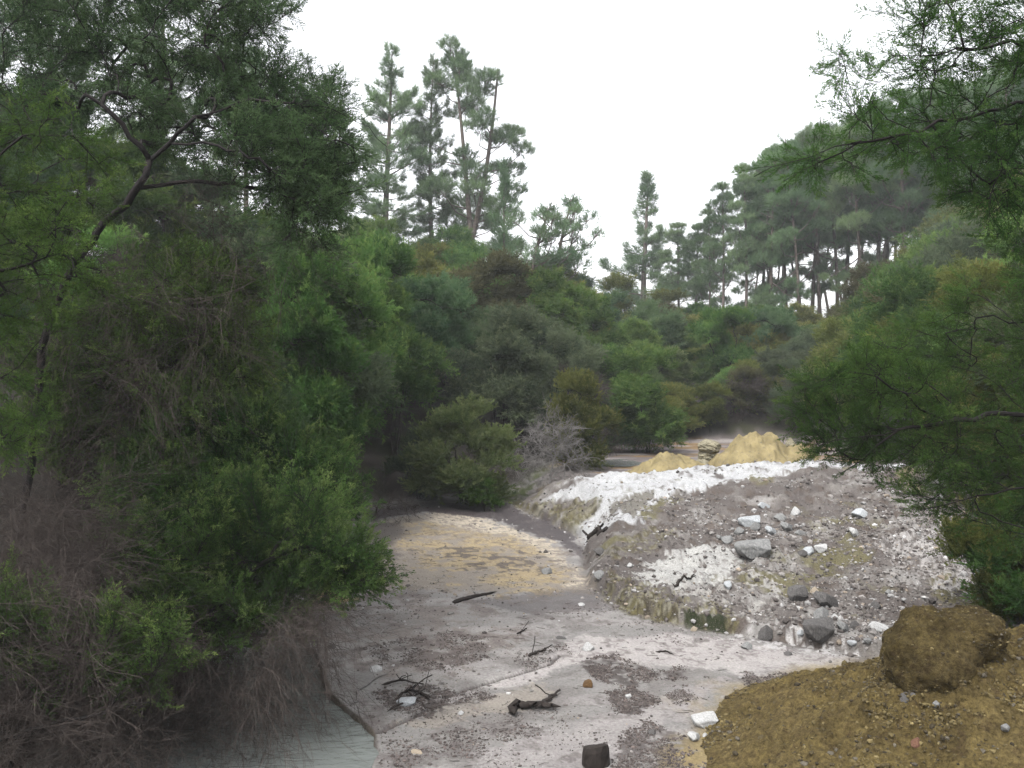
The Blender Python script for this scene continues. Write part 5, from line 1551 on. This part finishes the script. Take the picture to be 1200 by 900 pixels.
near_tree('fern_bush', 'soft bright-green bush above the overhanging one, between it and the scrub trees', 'bush', (-3.6, 9.4, gz(-3.6, 9.4)),
  [[(215, 700, 9.4), (220, 620, 9.4), (240, 560, 9.4)], [(220, 620, 9.4), (300, 570, 9.3), (350, 560, 9.2)], [(220, 620, 9.4), (160, 570, 9.3)], [(240, 560, 9.4), (270, 510, 9.5)]],
  [([(120, 600), (140, 540), (200, 500), (260, 480), (310, 500), (350, 540), (400, 560), (410, 600), (330, 620), (240, 640), (120, 640)], 380, 8.4, 10.3)],
  631, 'leaf_fern', TM_NEARUP, per=6, size=1.15, up=0.45, outward=(0.15, 0, 0))
near_tree('brushy_bush', 'half-dead brown bush with a few green sprays in the near left corner', 'bush', (-3.9, 5.9, gz(-3.9, 5.9)),
  [[(-60, 900, 5.9), (-30, 800, 5.9), (20, 720, 5.9)], [(-30, 800, 5.9), (60, 770, 5.7), (120, 760, 5.6)], [(-60, 880, 5.9), (60, 850, 5.5), (180, 820, 5.4)]],
  [([(-60, 680), (40, 690), (60, 740), (30, 800), (-60, 800)], 60, 5.4, 6.4), ([(60, 720), (190, 720), (220, 790), (90, 820)], 60, 5.4, 6.3)],
  641, 'leaf_fern', TM_NEAR, per=4, size=0.8, up=0.2,
  dead=[([(-60, 640), (100, 660), (170, 760), (200, 860), (260, 930), (-60, 930)], 330, 5.2, 6.6, 0.9, TW_NEAR, (0.15, 0, 0.05)),
        ([(0, 560), (120, 600), (160, 680), (60, 720), (0, 720)], 200, 6.2, 7.6, 1.0, TW_HANG, (0.1, 0, -0.3))])

# boughs reaching in from the right
near_tree('overhanging_tree', 'tree outside the right margin whose thin dark bough crosses the sky and pine tops', 'tree', (4.9, 5.4, gz(4.9, 5.4)),
  [[(1420, 700, 5.6), (1400, 400, 5.6), (1360, 180, 5.5), (1290, 60, 5.4), (1230, -40, 5.3)], [(1340, 140, 5.5), (1270, 112, 5.4), (1200, 120, 5.3), (1130, 138, 5.2), (1075, 155, 5.1), (1010, 165, 5.0), (950, 180, 5.0), (905, 195, 5.0), (885, 208, 5.0)],
   [(1290, 60, 5.4), (1200, 50, 5.2), (1110, 60, 5.1), (1040, 70, 5.0)], [(1075, 155, 5.1), (1040, 140, 5.1), (1020, 115, 5.1)], [(1130, 60, 5.1), (1120, 20, 5.1), (1105, -10, 5.1)],
   [(1360, 220, 5.5), (1280, 190, 5.4), (1210, 180, 5.3), (1160, 215, 5.3)], [(1010, 165, 5.0), (960, 190, 5.1), (915, 215, 5.1)]],
  [([(975, 75), (1000, 55), (1070, 60), (1130, 45), (1230, 20), (1230, 150), (1150, 150), (1080, 160), (1010, 160), (985, 115)], 85, 4.9, 6.1),
   ([(880, 195), (960, 165), (1080, 150), (1230, 130), (1230, 210), (1130, 200), (1010, 190), (930, 205)], 62, 4.9, 5.9),
   ([(1040, 15), (1120, -20), (1230, -40), (1230, 40), (1100, 50)], 40, 4.8, 5.6), ([(1080, 180), (1230, 170), (1230, 330), (1180, 300), (1130, 230)], 55, 5.1, 6.4)],
  651, 'leaf_spray', TM_NEAR, per=4, size=0.66, up=-0.05, droop=0.12, outward=(-0.25, 0, 0), r_max=0.03, power=0.42, r_tip=0.0028)
near_tree('leaning_bush', 'dark green tree leaning in from the right margin over the rise, with long level boughs', 'tree', (4.3, 6.6, gz(4.3, 6.6)),
  [[(1330, 740, 6.6), (1320, 640, 6.6), (1300, 540, 6.6), (1290, 400, 6.6), (1290, 300, 6.6)], [(1300, 500, 6.6), (1200, 480, 6.3), (1110, 493, 6.1), (1050, 506, 6.0), (1000, 512, 5.9), (960, 520, 5.9)], [(1110, 493, 6.1), (1070, 470, 6.0), (1030, 440, 6.0), (985, 435, 6.0)],
   [(1030, 440, 6.0), (1035, 420, 6.0), (1060, 405, 6.1)], [(1320, 620, 6.6), (1220, 570, 6.3), (1150, 580, 6.2), (1080, 600, 6.1)], [(1290, 400, 6.6), (1220, 380, 6.4), (1130, 370, 6.3)], [(1050, 506, 6.0), (1010, 540, 6.0), (985, 550, 6.0)],
   [(1200, 480, 6.3), (1160, 440, 6.2), (1110, 430, 6.2)]],
  [([(925, 460), (960, 440), (1010, 420), (1090, 440), (1140, 490), (1130, 560), (1060, 540), (1000, 555), (950, 525), (925, 490)], 130, 5.8, 6.9),
   ([(1010, 410), (1080, 370), (1150, 330), (1240, 300), (1240, 640), (1190, 640), (1120, 600), (1070, 600), (1055, 570), (1130, 520), (1100, 440)], 165, 6.2, 8.2)],
  661, 'leaf_spray', TM_NEAR, per=5, size=0.70, up=0.05, outward=(-0.25, 0, 0), r_max=0.04, power=0.43, r_tip=0.003)

# ------------------------------------------------------------------ thin humid air
def build_haze():
    import bmesh
    bm = bmesh.new(); bmesh.ops.create_cube(bm, size=1.0)
    me = bpy.data.meshes.new('haze'); bm.to_mesh(me); bm.free()
    o = bpy.data.objects.new('haze', me); COL.objects.link(o)
    o.scale = (290, 290, 52); o.location = (0, 0, 52 / 2 - 3)
    m = bpy.data.materials.new('haze'); m.use_nodes = True
    nt = m.node_tree; nt.nodes.remove(nt.nodes['Principled BSDF'])
    pv = nt.nodes.new('ShaderNodeVolumePrincipled')
    pv.inputs['Color'].default_value = (0.92, 0.96, 1.0, 1); pv.inputs['Density'].default_value = HAZE; pv.inputs['Anisotropy'].default_value = 0.0
    nt.links.new(pv.outputs[0], nt.nodes['Material Output'].inputs['Volume'])
    me.materials.append(m)
    tag(o, kind='stuff')
HAZE = 0.0009
if HAZE: build_haze()
